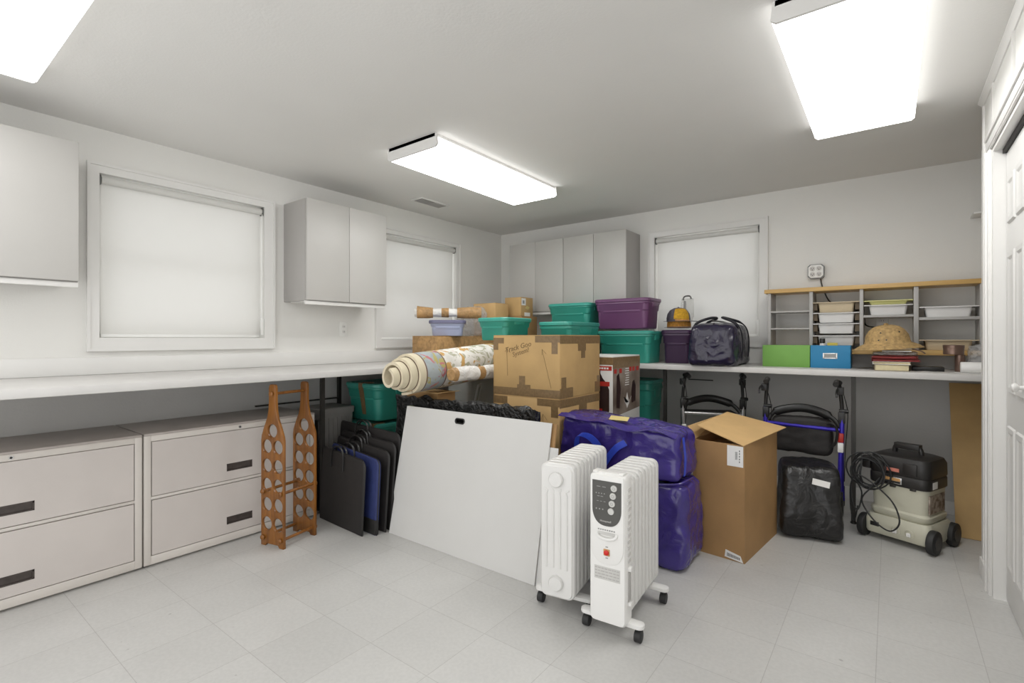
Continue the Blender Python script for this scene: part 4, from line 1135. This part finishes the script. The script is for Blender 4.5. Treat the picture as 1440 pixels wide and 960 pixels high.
# ------------------------------------------------------------------ open box in front
def open_box():
    w, d, h, t = .27, .553, .602, .005
    r = thing('open_cardboard_box', 'tall brown cardboard box with its top flap half open, beside the purple bags', 'cardboard box', (-.697, 3.028, 0), math.radians(-6))
    bm = BM()
    bx(bm, -w/2, w/2, -d/2, -d/2+t, 0, h); bx(bm, -w/2, w/2, d/2-t, d/2, 0, h)
    bx(bm, -w/2, -w/2+t, -d/2+t, d/2-t, 0, h); bx(bm, w/2-t, w/2, -d/2+t, d/2-t, 0, h); bx(bm, -w/2+t, w/2-t, -d/2+t, d/2-t, 0, t)
    obj('box_body', bm, M['card2'], r, smooth=0)
    def slab(pts, th, name, mat):
        bm = BM(); P = [Vector(p) for p in pts]; n = (P[1]-P[0]).cross(P[2]-P[0]).normalized()*th
        ring_faces(bm, [P, [p+n for p in P]]); return obj(name, bm, mat, r, smooth=0)
    slab([(w/2-.003, -d/2-.004, h+.002), (w/2+.045, d/2+.02, h+.028), (-.15, d/2+.0, h+.088), (-w/2+.006, -d/2+.04, h+.072)], -.004, 'flap', M['card3'])
    slab([(-w/2, -d/2+.03, h+.001), (-w/2, d/2-.03, h+.001), (-.155, d/2-.03, h+.082), (-.18, -d/2+.03, h+.062)], .004, 'flap', M['card3'])
    slab([(-w/2+.006, -d/2+.02, h-.03), (w/2-.02, -d/2+.02, h-.06), (w/2-.02, d/2-.1, h-.10), (-w/2+.006, d/2-.1, h-.07)], .004, 'inner_flap', M['card2'])
    bm = BM(); bx(bm, .048, .128, -d/2-.001, -d/2, h-.112, h-.006); lb = obj('shipping_label', bm, M['paper'], r, smooth=0)
    bm = BM()
    for k in range(12): bx(bm, .088+(k % 2)*.001, .10, -d/2-.0014, -d/2-.001, h-.075+k*.0034, h-.0735+k*.0034)
    for k in range(5): bx(bm, .108, .112, -d/2-.0014, -d/2-.001, h-.09+k*.014, h-.082+k*.014)
    obj('label_print', bm, M['black_ink'], lb, smooth=0)
    bm = BM(); prism(bm, [(.035, .012), (.128, .002), (.115, .034), (.04, .05)], 'y', -d/2-.001, -d/2); lb = obj('barcode_label', bm, M['paper'], r, smooth=0)
    bm = BM()
    for k in range(10): bx(bm, .048+k*.0066, .0515+k*.0066, -d/2-.0014, -d/2-.001, .014-.0006*k+.004, .036-.0012*k)
    obj('barcode', bm, M['black_ink'], lb, smooth=0)
open_box()

# ------------------------------------------------------------------ black case under the walker
r = thing('black_case', 'black vinyl case with a white tag on the floor before the blue rollator', 'case', (-.393, 3.43, 0), math.radians(14))
bm = soft_box(.33, .36, .42, k=8, cuts=30, amp=.012, freq=5, seed=3, shape=lambda P: Vector((P.x*(1-.25*max(0, P.z-.12)), P.y*(1-.55*max(0, P.z-.16)) + .18*max(0, P.z-.16), P.z)))
obj('case_body', bm, M['blackbag'], r, smooth=60)
bm = BM(); bx(bm, -.043, .043, -.0005, .0005, -.017, .017); join_xf(bm, Matrix.Translation((.045, -.158, .335)) @ Matrix.Rotation(-.32, 4, 'X') @ Matrix.Rotation(.18, 4, 'Y')); lb = obj('white_tag', bm, M['paper'], r, smooth=0)

# ------------------------------------------------------------------ rollators
def rollator(loc, rz, frame_m, low_m, label, pouch):
    r = thing('rollator', label, 'rollator', loc, rz, 'folded rollators')
    hx = .215
    for s in (-1, 1):
        x = s*hx
        bm = BM(); tube(bm, [(x+.005*s, .0, .69), (x, -.008, .55), (x-.006*s, -.022, .35), (x-.012*s, -.036, .17)], .0135, 12); obj('frame_tube', bm, frame_m, r)
        bm = BM(); bx(bm, x-.016-.004*s, x+.016-.004*s, -.034, -.004, .44, .50); obj('white_decal', bm, M['paper'], r, bevel=.006)
        if pouch:
            bm = BM(); bx(bm, x-.016-.004*s, x+.016-.004*s, -.030, .0, .502, .56); obj('red_decal', bm, M['boxprint_red'], r, bevel=.006)
        bm = BM(); tube(bm, [(x+.004*s, .012, .60), (x, .035, .45), (x-.004*s, .09, .22), (x, .11, .11)], .011, 10); obj('rear_tube', bm, low_m, r)
        bm = BM(); tube(bm, spline([(x+.004*s, .004, .63), (x, .0, .74), (x-.008*s, -.008, .82), (x-.012*s, -.02, .862)]), .0115, 10); cyl(bm, (x-.014, .0, .695), (x+.024, .0, .695), .014, n=12); bx(bm, x-.018, x+.018, -.016, .02, .62, .69); obj('handle_post', bm, M['black'], r, bevel=.002)
        bm = BM(); cyl(bm, (x+.024, 0, .695), (x+.036, 0, .695), .013, n=8); obj('adjust_knob', bm, M['black'], r)
        bm = BM(); tube(bm, spline([(x-.010*s, .0, .872), (x-.02*s, -.06, .880), (x-.022*s, -.125, .868)]), [.015]*6+[.017]*6+[.014], 10); obj('grip', bm, M['black'], r)
        bm = BM(); tube(bm, spline([(x-.018, -.01, .835), (x-.02, -.06, .832), (x-.02, -.105, .815), (x-.018, -.12, .79)]), .0065, 8, squash=.7); bx(bm, x-.022, x+.012, -.04, .012, .80, .845); obj('brake_lever', bm, M['black'], r, bevel=.002)
        bm = BM(); tube(bm, spline([(x+.012, -.02, .80), (x+.03, .01, .70), (x+.028, .02, .60), (x+.018, .02, .45), (x+.012, .03, .25)]), .0028, 6); obj('brake_cable', bm, M['black'], r)
        for y, rad in ((-.045, .085), (.115, .085)):
            bm = BM(); cyl(bm, (x-.012*s-.012, y, rad), (x-.012*s+.012, y, rad), rad, n=28); wh = obj('wheel', bm, M['rubber'], r, bevel=.004)
            bm = BM(); cyl(bm, (x-.012*s-.015, y, rad), (x-.012*s+.015, y, rad), rad*.55, n=24); obj('hub', bm, M['black'], wh, bevel=.003)
            bm = BM()
            for q in (-.02, .017): bx(bm, x-.012*s+q, x-.012*s+q+.004, y-.012, y+.012, rad-.01, .19)
            bx(bm, x-.012*s-.02, x-.012*s+.021, y-.012, y+.012, .186, .20)
            obj('fork', bm, M['black'], r, bevel=.001)
    bm = BM(); cyl(bm, (-hx+.01, -.004, .585), (hx-.01, -.004, .575), .0125, n=12); obj('cross_bar', bm, frame_m, r)
    bm = BM(); tube(bm, spline([(-hx+.01, .02, .60), (-hx+.05, .05, .655), (-.05, .09, .685), (.05, .09, .68), (hx-.06, .05, .645), (hx-.01, .02, .59)]), [.012]*6+[.024]*18+[.012]*7, 10, squash=1.2); obj('backrest', bm, M['black'], r)
    if pouch:
        bm = soft_box(.36, .11, .24, k=6, cuts=16, amp=.008, freq=8, seed=6); join_xf(bm, Matrix.Translation((-.01, .045, .40))); obj('pouch', bm, M['blackmat'], r, smooth=60)
        bm = BM(); tube(bm, spline([(hx-.075, -.03, .61), (hx-.04, -.05, .62), (hx-.02, -.04, .57), (hx-.03, -.03, .50), (hx-.06, -.02, .46)]), .008, 8); obj('folding_strap', bm, M['black'], r)
    else:
        bm = BM(); bx(bm, -hx+.03, hx-.03, .03, .20, .565, .585); obj('seat', bm, M['blackmat'], r, bevel=.006)
    return r
rollator((-.458, 3.735, 0), math.radians(0), M['rollblue'], M['rollblue'], 'metallic blue folded rollator with black grips, under the back worktop beside the vacuum', True)
rollator((-1.075, 3.93, 0), math.radians(28), M['silver'], M['black'], 'black and silver folded rollator under the back worktop, behind the open box', False)

# ------------------------------------------------------------------ wet and dry vacuum
def vacuum():
    r = thing('shop_vacuum', 'putty and black wheeled shop vacuum with its black cord coiled over it', 'vacuum cleaner', (.080, 3.640, 0), math.radians(-23))
    w, d = .300, .255
    bm = BM(); loft(bm, [(w+.005, d+.03, .03, .035), (w+.02, d+.045, .035, .05), (w+.02, d+.045, .035, .115), (w-.005, d+.02, .04, .145)], k=6)
    obj('base', bm, M['vacgrey'], r)
    bm = BM(); loft(bm, [(w-.03, d-.01, .045, .146), (w-.01, d+.012, .045, .165), (w-.01, d+.012, .045, .180), (w-.035, d-.012, .04, .190), (w-.02, d, .045, .325)], k=6); obj('tank', bm, M['vacgrey'], r)
    bm = BM(); loft(bm, [(w-.012, d+.008, .045, .326), (w-.006, d+.014, .045, .332), (w-.006, d+.014, .045, .378), (w-.012, d+.008, .045, .385)], k=6); obj('motor_band', bm, M['vacblack'], r)
    bm = BM(); loft(bm, [(w-.012, d+.006, .045, .386), (w-.004, d+.014, .045, .395), (w-.006, d+.010, .045, .458), (w-.024, d-.010, .05, .484), (w-.075, d-.06, .06, .495)], k=6); obj('lid', bm, M['vacblack'], r)
    bm = BM(); tube(bm, spline([(-.066, 0, .485), (-.062, 0, .515), (-.05, 0, .530), (0, 0, .534), (.05, 0, .530), (.062, 0, .515), (.066, 0, .485)], 5), .013, 10); bx(bm, -.06, .06, -.022, .022, .518, .55); obj('carry_handle', bm, M['vacblack'], r, bevel=.004)
    bm = BM(); bx(bm, .03, .095, -d/2-.012, -d/2+.02, .398, .462); obj('inlet_cover', bm, M['vacblack'], r, bevel=.004)
    for x in (-.085, -.02, .075):
        bm = BM(); bx(bm, x-.014, x+.014, -d/2-.008, -d/2+.004, .316, .330); obj('latch', bm, M['steel'], r, bevel=.002)
    bm = BM(); bx(bm, -.075, .025, -d/2-.0095, -d/2-.006, .338, .374); lb = obj('brand_label', bm, M['chrome'], r, bevel=.001)
    bm = BM(); bx(bm, -.068, .018, -d/2-.0102, -d/2-.0094, .354, .370); obj('label_band', bm, M['vaclabel'], lb, smooth=0)
    bm = BM(); bx(bm, -.068, .018, -d/2-.0102, -d/2-.0094, .342, .353); obj('label_band', bm, M['black_ink'], lb, smooth=0)
    bm = BM(); bx(bm, -.06, .012, -d/2-.0095, -d/2-.005, .405, .424); obj('red_label', bm, M['vacred'], r, smooth=0)
    bm = BM(); bx(bm, w/2-.006, w/2-.0015, -.085, -.03, .335, .372); obj('white_label', bm, M['paper'], r, smooth=0)
    bm = BM(); bx(bm, w/2-.0165, w/2-.009, -.10, .08, .20, .30); obj('instruction_panel', bm, pmat('brown_instruction_panel', (92,74,64), .5, rgb2=(176,164,152), scale=40), r, smooth=0)
    for x in (.0, .065):
        bm = BM(); lathe(bm, [(.026, 0), (.026, .006), (.018, .008), (.016, .003), (.001, .003)], 24, X=Matrix.Translation((x, -d/2-.0215, .083)) @ Matrix.Rotation(PI/2, 4, 'X')); p = obj('accessory_port', bm, M['vacgrey'], r)
        bm = BM(); bx(bm, x-.010, x+.010, -d/2-.034, -d/2-.022, .068, .088); obj('port_plug', bm, M['paper'], p, bevel=.002)
    bm = BM(); bx(bm, -.125, -.08, -d/2-.024, -d/2-.02, .075, .10); obj('socket', bm, M['vacblack'], r, bevel=.002)
    for sx in (-1, 1):
        for y, rad in ((-d/2+.005, .064), (d/2-.01, .064)):
            bm = BM(); cyl(bm, (sx*(w/2-.002), y, rad), (sx*(w/2+.032), y, rad), rad, n=28); wh = obj('wheel', bm, M['rubber'], r, bevel=.006)
            bm = BM(); cyl(bm, (sx*(w/2+.030), y, rad), (sx*(w/2+.0345), y, rad), rad*.55, n=24); obj('hub', bm, M['vacblack'], wh)
    rnd = random.Random(5)
    bm = BM(); pts = []
    c = Vector((-.125, -d/2-.03, .385))
    for i in range(7*26):
        t = i/26*2*PI; k = i/26
        R_ = .086+.014*math.sin(k*2.3)+.005*math.sin(k*7)
        pts.append(c + Vector((R_*.92*math.cos(t)+.012*math.sin(k*1.7), -.004*k+.016*math.sin(t+k*1.3), R_*math.sin(t)+.010*math.cos(k*2.1))))
    pts += spline([pts[-1], (-.10, -.20, .30), (-.14, -.21, .22), (-.08, -.215, .13), (.0, -.215, .09), (.045, -.21, .15), (.01, -.205, .25), (-.09, -.20, .33), (-.17, -.20, .36), (-.198, -.20, .30), (-.19, -.21, .20), (-.165, -.20, .16), (-.15, -.19, .26), (-.18, -.21, .33), (-.205, -.20, .28), (-.20, -.205, .15), (-.185, -.20, .09), (-.165, -.20, .18)], 7)
    tube(bm, pts, .0042, 6); obj('power_cord', bm, M['rubber'], r)
    bm = BM(); tube(bm, spline([(-.16, -d/2-.035, .47), (-.155, -d/2-.055, .42), (-.16, -d/2-.06, .36), (-.155, -d/2-.04, .31)]), .006, 8); obj('cord_tie', bm, M['rubber'], r)
    bm = BM(); bx(bm, -.165, -.125, -d/2-.024, -d/2+.01, .40, .47); obj('cord_hook', bm, M['vacblack'], r, bevel=.004)
vacuum()

# cardboard sheet leaning in the niche corner
board(.303, .80, 3.86, 4.285, .862, .006, M['card'], 'tall plain cardboard sheet leaning under the worktop at the right', 'cardboard_sheet')

# ------------------------------------------------------------------ shelf unit on the worktop
SX0, SX1, SY0, SY1, SZ0, SZ1 = -.728, .470, 4.10, 4.312, 1.045, 1.513
def shelf_unit():
    r = thing('shelf_unit', 'grey pigeonhole shelf unit with maple top standing on the back worktop', 'shelf unit', (0, 4.22, .9546))
    L = r.location
    def P(name, q, m, bev=.0015, par=None):
        bm = BM(); bx(bm, *q); return obj(name, shift(bm, L), M[m], par or r, bevel=bev)
    P('top_board', (SX0-.02, SX1+.005, SY0-.015, SY1, SZ1-.029, SZ1), 'maple', .003)
    P('bottom_board', (SX0, SX1, SY0-.005, SY1, SZ0, SZ0+.032), 'maple', .003)
    P('plinth', (SX0+.01, SX1-.01, SY0+.10, SY1, .9546, SZ0), 'shelfgrey')
    divs = ((SX0, -.706), (-.460, -.438), (-.166, -.145), (.119, .144), (.430, .452))
    for a, b in divs: P('divider', (a, b, SY0, SY1, SZ0+.032, SZ1-.029), 'shelfgrey')
    for z in (1.352, 1.228): P('shelf_board', (-.706, -.460, SY0+.003, SY1, z-.012, z), 'shelfgrey')
    P('shelf_board', (-.145, .119, SY0+.003, SY1, 1.291, 1.308), 'shelfgrey')
    P('shelf_board', (.144, .430, SY0+.003, SY1, 1.268, 1.286), 'shelfgrey')
    for a, b, zs in ((-.438, -.166, (1.405, 1.331, 1.256, 1.172)), (-.145, .119, ()), (.144, .430, ())):
        for z in zs:
            for x0, x1 in ((a, a+.026), (b-.026, b)):
                P('tray_runner', (x0, x1, SY0+.02, SY1-.01, z-.055, z-.007), 'shelfdark', 0)
    return r
shelf_unit()
def tray(xc, w, zt, h, m, label, d=.20, rim=.006):
    r = thing('storage_tray', label, 'tray', (xc, SY0+.004+d/2, zt-h), 0, 'plastic trays in the shelf unit')
    bm = BM(); b = w-.058
    loft(bm, [(b-.022, d-.05, .012, 0), (b-.018, d-.046, .014, .003), (b, d-.03, .016, h-.006), (b-.005, d-.035, .014, h-.006), (b-.024, d-.055, .012, .005)], k=4); obj('tray_body', bm, M[m], r)
    bm = BM()
    for q in ((-w/2+.001, w/2-.001, -d/2-.004, -d/2+.016), (-w/2+.001, w/2-.001, d/2-.016, d/2), (-w/2+.001, -b/2+.004, -d/2+.016, d/2-.016), (b/2-.004, w/2-.001, -d/2+.016, d/2-.016)):
        bx(bm, *q, h-rim, h)
    obj('rim', bm, M[m], r, bevel=.001)
    return r
tray(-.302, .272, 1.405, .072, 'beige', 'beige plastic tray, top of the four in the second shelf bay')
tray(-.302, .272, 1.331, .070, 'whitetray', 'white plastic tray directly under the beige one in the second shelf bay')
tray(-.302, .272, 1.256, .070, 'whitetray', 'white plastic tray third from the top in the second shelf bay')
tray(-.302, .272, 1.172, .070, 'whitetray', 'white plastic tray lowest in the second shelf bay, behind the blue box')
tray(-.013, .262, 1.374, .0655, 'whitetray', 'white plastic tray in the third bay under a yellow rimmed tray')
tray(-.013, .262, 1.404, .0295, 'yellowlid', 'pale yellow tray nested on a white one in the third bay', d=.20)
tray(.287, .284, 1.352, .0655, 'whitetray', 'white plastic tray on the upper shelf of the right hand bay')
tray(.287, .284, 1.143, .0655, 'beige', 'beige plastic tray at the bottom of the right hand bay')

# boxes before the shelf unit
def file_box(x0, x1, y0, y1, h, m, label, holder):
    r = thing('file_box', label, 'box', ((x0+x1)/2, (y0+y1)/2, .9546)); w, d, t = x1-x0, y1-y0, .004
    bm = BM()
    bx(bm, -w/2, w/2, -d/2, -d/2+t, 0, h); bx(bm, -w/2, w/2, d/2-t, d/2, 0, h); bx(bm, -w/2, -w/2+t, -d/2+t, d/2-t, 0, h); bx(bm, w/2-t, w/2, -d/2+t, d/2-t, 0, h); bx(bm, -w/2+t, w/2-t, -d/2+t, d/2-t, 0, t)
    obj('box_body', bm, M[m], r, bevel=.001)
    if holder:
        bm = BM()
        for q in ((-.041, -.033, .062, .10), (.033, .041, .062, .10), (-.033, .033, .062, .069), (-.033, .033, .093, .10)): bx(bm, q[0], q[1], -d/2-.004, -d/2, q[2], q[3])
        hd = obj('label_holder', bm, M['silver'], r, bevel=.0012)
        bm = BM(); bx(bm, -.033, .033, -d/2-.0015, -d/2, .069, .093); obj('label_card', bm, M['grey_ink'], hd, smooth=0)
    return r
file_box(-.724, -.434, 3.90, 4.08, .150, 'green', 'lime green file box on the worktop below the empty shelf bay', False)
file_box(-.430, -.206, 3.90, 4.08, .150, 'bluecard', 'bright blue file box with a metal label holder', True)
r = thing('glue_bottle', 'small bottle with a dark cap standing in the blue box', 'bottle', (-.375, 4.045, .9592))
bm = BM(); lathe(bm, [(.02, 0), (.022, .004), (.022, .13), (.016, .155), (.012, .16)], 18); obj('bottle_body', bm, M['whitetray'], r)
bm = BM(); lathe(bm, [(.017, .1605), (.017, .19), (.015, .193), (.001, .193)], 18); obj('cap', bm, M['black'], r)
bm = BM(); bx(bm, -.03, .03, -.004, .004, 0, .163); tag(obj('notepad', bm, pmat('yellow_pad', (206, 190, 84), .6), bevel=.001, loc=(-.315, 4.03, .9592)), 'yellow notepad sticking out of the blue box', 'notepad')

# books, folders and sun helmet
def book(loc, w, d, h, rz, cover, label, name='book'):
    r = thing(name, label, name.split('_')[-1], loc, rz, 'books and folders under the sun helmet')
    bm = BM(); bx(bm, -w/2+.004, w/2-.003, -d/2+.004, d/2-.003, .0025, h-.0025); obj('pages', bm, M['cream'], r, smooth=0)
    bm = BM(); bx(bm, -w/2, w/2, -d/2, d/2, 0, .0025); bx(bm, -w/2, w/2, -d/2, d/2, h-.0025, h); bx(bm, -w/2, -w/2+.003, -d/2, d/2, .0025, h-.0025); obj('cover', bm, M[cover], r, smooth=0)
    return r
z = .9546
book((.0, 3.90, z), .17, .22, .038, math.radians(3), 'brownbook', 'thick cream paged book at the bottom of the stack under the helmet')
book((.008, 3.90, z+.0382), .185, .22, .018, math.radians(-2), 'paper', 'thin pale book on the thick cream paged book')
def folder(z0, w, d, rz, label, sagy):
    r = thing('red_folder', label, 'folder', (.022, 3.895, z0), rz, 'red folders under the sun helmet')
    for k, dz in ((0, 0), (1, .010)):
        bm = BM(); n = 12; rings = []
        for i in range(n+1):
            x = -w/2+w*i/n; zz = dz+sagy*math.sin(PI*i/n)*(1 if k else .25)
            rings.append([Vector((x, -d/2, zz)), Vector((x, d/2, zz)), Vector((x, d/2, zz+.0015)), Vector((x, -d/2, zz+.0015))])
        ring_faces(bm, rings); obj('cover', bm, M['redfolder'], r, smooth=40)
    bm = BM(); bx(bm, -w/2+.008, w/2-.008, -d/2+.006, d/2-.006, .0035, .0095); obj('papers', bm, M['redfolder'], r, smooth=0)
folder(z+.0575, .235, .23, math.radians(2), 'lower red paper folder in the stack under the sun helmet', .006)
folder(z+.0765, .225, .23, math.radians(-3), 'upper red paper folder in the stack under the sun helmet', .005)
bm = soft_box(.22, .21, .022, k=8, cuts=14, amp=.007, freq=14, seed=8); tag(obj('plastic_sleeve', bm, M['clearbag'], loc=(.02, 3.90, z+.0945), smooth=60), 'crinkled clear plastic sleeve between the red folders and the sun helmet', 'plastic sleeve')
bm = BM(); bx(bm, -.07, .07, -.09, .09, 0, .004); 
tag(obj('paper_sheet', bm, M['paper'], loc=(.03, 3.87, z+.1175), smooth=0), 'white paper sheets directly below the sun helmet', 'paper')
def helmet():
    r = thing('sun_helmet', 'tan woven straw sun helmet sitting on the folder stack', 'hat', (-.012, 3.91, z+.1216), math.radians(10))
    X = Matrix.Rotation(math.radians(-4), 4, 'Y') @ Matrix.Translation((0, 0, .012))
    prof = [(.155, -.004), (.168, -.004), (.170, .0), (.150, .016), (.128, .028), (.114, .034), (.109, .050), (.104, .082), (.086, .116), (.064, .136), (.035, .147), (.001, .150)]
    under = [(.001, .140), (.06, .128), (.092, .085), (.104, .045), (.122, .028), (.150, .008)]
    bm = BM(); lathe(bm, under[::1]+prof, 48, 1.06, .92, X=X); obj('shell', bm, M['straw'], r, smooth=50)
    bm = BM(); lathe(bm, [(.012, .149), (.012, .155), (.008, .159), (.001, .16)], 16, X=X); obj('top_button', bm, M['straw'], r)
    for a, zz in ((-115, .10), (-60, .10), (-120, .055), (-100, .055)):
        t = math.radians(a); rr = .095 if zz > .08 else .107
        bm = BM(); lathe(bm, [(.0045, -.004), (.0045, .002), (.001, .002)], 10, X=X @ Matrix.Translation((1.06*rr*math.cos(t), .92*rr*math.sin(t), zz)) @ Matrix.Rotation(t, 4, 'Z') @ Matrix.Rotation(math.radians(75), 4, 'Y')); obj('eyelet', bm, M['black'], r)
    bm = BM(); tube(bm, spline([(.10, -.10, .012), (.14, -.11, -.0), (.16, -.10, -.014), (.165, -.06, -.010)]), .004, 6); obj('chin_strap', bm, M['copper'], r)
helmet()
bm = BM(); bx(bm, -.075, .075, -.05, .05, 0, .026); tag(obj('black_box', bm, M['black'], bevel=.003, loc=(.180, 3.94, z)), 'flat black box right of the book stack', 'box')
bm = BM(); prism(bm, [(-.03, -.01), (.02, -.014), (.035, .01), (-.02, .014)], 'z', 0, .0012); tag(obj('paper_scrap', bm, M['paper'], smooth=0, loc=(.165, 3.86, z)), 'tiny white paper scrap before the flat black box', 'paper')
# tins, bagged things and white roll at the right end
r = thing('round_tin', 'round copper brown tin with a glossy lid at the right end of the worktop', 'tin', (.300, 3.955, z))
bm = BM(); lathe(bm, [(.022, 0), (.024, .003), (.024, .098), (.026, .10)], 20, c=(.028, 0, 0)); obj('stand', bm, M['copper'], r)
bm = BM(); lathe(bm, [(.045, .1005), (.048, .104), (.048, .150), (.046, .153), (.001, .154)], 28); obj('tin_body', bm, M['copper'], r)
bm = BM(); lathe(bm, [(.0495, .140), (.0495, .156), (.046, .158), (.001, .1585)], 28); obj('lid', bm, M['copper'], r)
bm = soft_box(.17, .16, .15, k=4, cuts=18, amp=.022, freq=12, seed=12); tag(obj('plastic_bag', bm, M['clearbag'], loc=(.45, 3.98, z), smooth=60), 'crumpled clear plastic bag behind the white roll', 'plastic bag')
r = thing('paper_roll', 'white wrapped roll lying at the right end of the worktop', 'roll', (.405, 3.835, z))
bm = BM(); cyl(bm, (-.085, 0, .031), (.085, 0, .031), .031, n=28); obj('roll', bm, M['paper'], r, bevel=.003)
bm = BM(); bx(bm, -.11, .085, -.035, .03, 0, .0008); obj('loose_sheet', bm, M['paper'], r, smooth=0)

# ------------------------------------------------------------------ caps, duffel and blister pack on the back worktop
def cap(loc, rz, crown, front, brim, label):
    r = thing('baseball_cap', label, 'cap', loc, rz, 'baseball caps')
    bm = BM(); lathe(bm, [(.092, 0), (.093, .03), (.086, .065), (.066, .095), (.035, .112), (.001, .117)], 28, 1, 1.1); obj('crown', bm, M[crown], r)
    bm = BM(); rings = []
    for i in range(13):
        t = math.radians(-75+150*i/12-90); a = [Vector((q*math.cos(t), 1.1*q*math.sin(t)*(1 if q < .1 else 1.25), zz)) for q, zz in ((.088, .004), (.14, -.0), (.14, .003), (.088, .008))]
        rings.append(a)
    ring_faces(bm, rings); obj('brim', bm, M[brim], r, smooth=50)
    bm = BM(); rings = []
    for i in range(11):
        t = math.radians(-40+80*i/10-90); rings.append([Vector((q*math.cos(t), 1.1*q*math.sin(t), zz)) for q, zz in ((.0945, .02), (.0945, .035), (.0885, .066), (.0685, .096), (.05, .106), (.05, .10), (.08, .06), (.088, .02))])
    ring_faces(bm, rings); obj('front_panel', bm, M[front], r, smooth=50)
    bm = BM(); lathe(bm, [(.008, .116), (.007, .121), (.001, .122)], 12); obj('button', bm, M[brim], r)
    return r
cap((-1.375, 4.06, 1.2375), math.radians(38), 'caporange', 'caporange', 'capgrey', 'orange and grey baseball cap under another cap on the dark purple bin')
cap((-1.38, 4.065, 1.2875), math.radians(35), 'capgrey', 'capyellow', 'capgrey', 'grey baseball cap with a yellow front, on top of the orange cap')
r = thing('blister_pack', 'clear plastic pack with a grey hook on the dark purple bin before the blind', 'package', (-1.37, 4.235, 1.2375), math.radians(10))
bm = BM(); prism(bm, [(-.07, 0), (.02, 0), (.06, .10), (.055, .25), (-.04, .25)], 'y', -.012, .012); obj('clear_shell', bm, M['clear'], r, bevel=.004)
bm = BM(); tube(bm, spline([(-.025, -.016, .235), (-.02, -.016, .26), (.0, -.016, .27), (.03, -.016, .268), (.04, -.016, .245)]), .006, 8); obj('hook', bm, M['bracket'], r)
bm = BM(); bx(bm, -.02, -.002, -.0145, -.012, .12, .23); obj('grey_strip', bm, M['grey_ink'], r, smooth=0)

def duffel():
    r = thing('duffel_bag', 'dark navy vinyl duffel bag with black handles on the back worktop', 'duffel bag', (-1.02, 3.93, .9546), math.radians(3))
    def shp(P):
        t = P.z/.33
        return Vector((P.x*(1.0-.16*max(0, t-.55)), P.y*(1-.08*max(0, t-.5)), P.z - .05*max(0, t-.7)*(abs(P.x)/.17)**2))
    bm = soft_box(.335, .62, .315, k=9, cuts=38, amp=.010, freq=6, seed=21, shape=shp); obj('bag_body', bm, M['bagdark'], r, smooth=60)
    bm = BM(); tube(bm, [(0, -.26, .318), (.0, -.1, .324), (0, .1, .324), (0, .26, .318)], .006, 6); obj('zipper', bm, M['black'], r)
    for s in (-1, 1):
        bm = BM(); tube(bm, spline([(s*.172, -.13, .06), (s*.178, -.13, .18), (s*.160, -.15, .275), (s*.115, -.16, .318), (s*.05, -.12, .345), (s*.03, -.02, .352), (s*.05, .08, .345), (s*.12, .12, .318), (s*.162, .13, .27), (s*.178, .13, .18), (s*.172, .13, .06)]), [.007]*14+[.009, .011]+[.014]*26+[.011, .009]+[.007]*17, 8, squash=.7); obj('handle', bm, M['strap_black'], r)
duffel()
# ------------------------------------------------------------------ light and camera
w = bpy.data.worlds.new('daylight'); SC.world = w; w.use_nodes = True
bg = w.node_tree.nodes['Background']; bg.inputs[0].default_value = (1, 1, 1, 1); bg.inputs[1].default_value = WORLD

cam = bpy.data.cameras.new('camera'); co = bpy.data.objects.new('camera', cam); C.objects.link(co)
cam.sensor_fit = 'HORIZONTAL'; cam.sensor_width = 36; cam.lens = 17.5; cam.clip_start = .02
cam.shift_y = -4/1440
co.location = (0, 0, 1.15); co.rotation_euler = (PI/2, 0, math.radians(37.24))
SC.camera = co
SC.view_settings.view_transform = 'Standard'; SC.view_settings.look = 'None'
SC.view_settings.gamma = 1; SC.view_settings.use_curve_mapping = False
SC.view_settings.exposure = EXPOSURE
SC.cycles.max_bounces = 10; SC.cycles.diffuse_bounces = 5; SC.cycles.transparent_max_bounces = 16
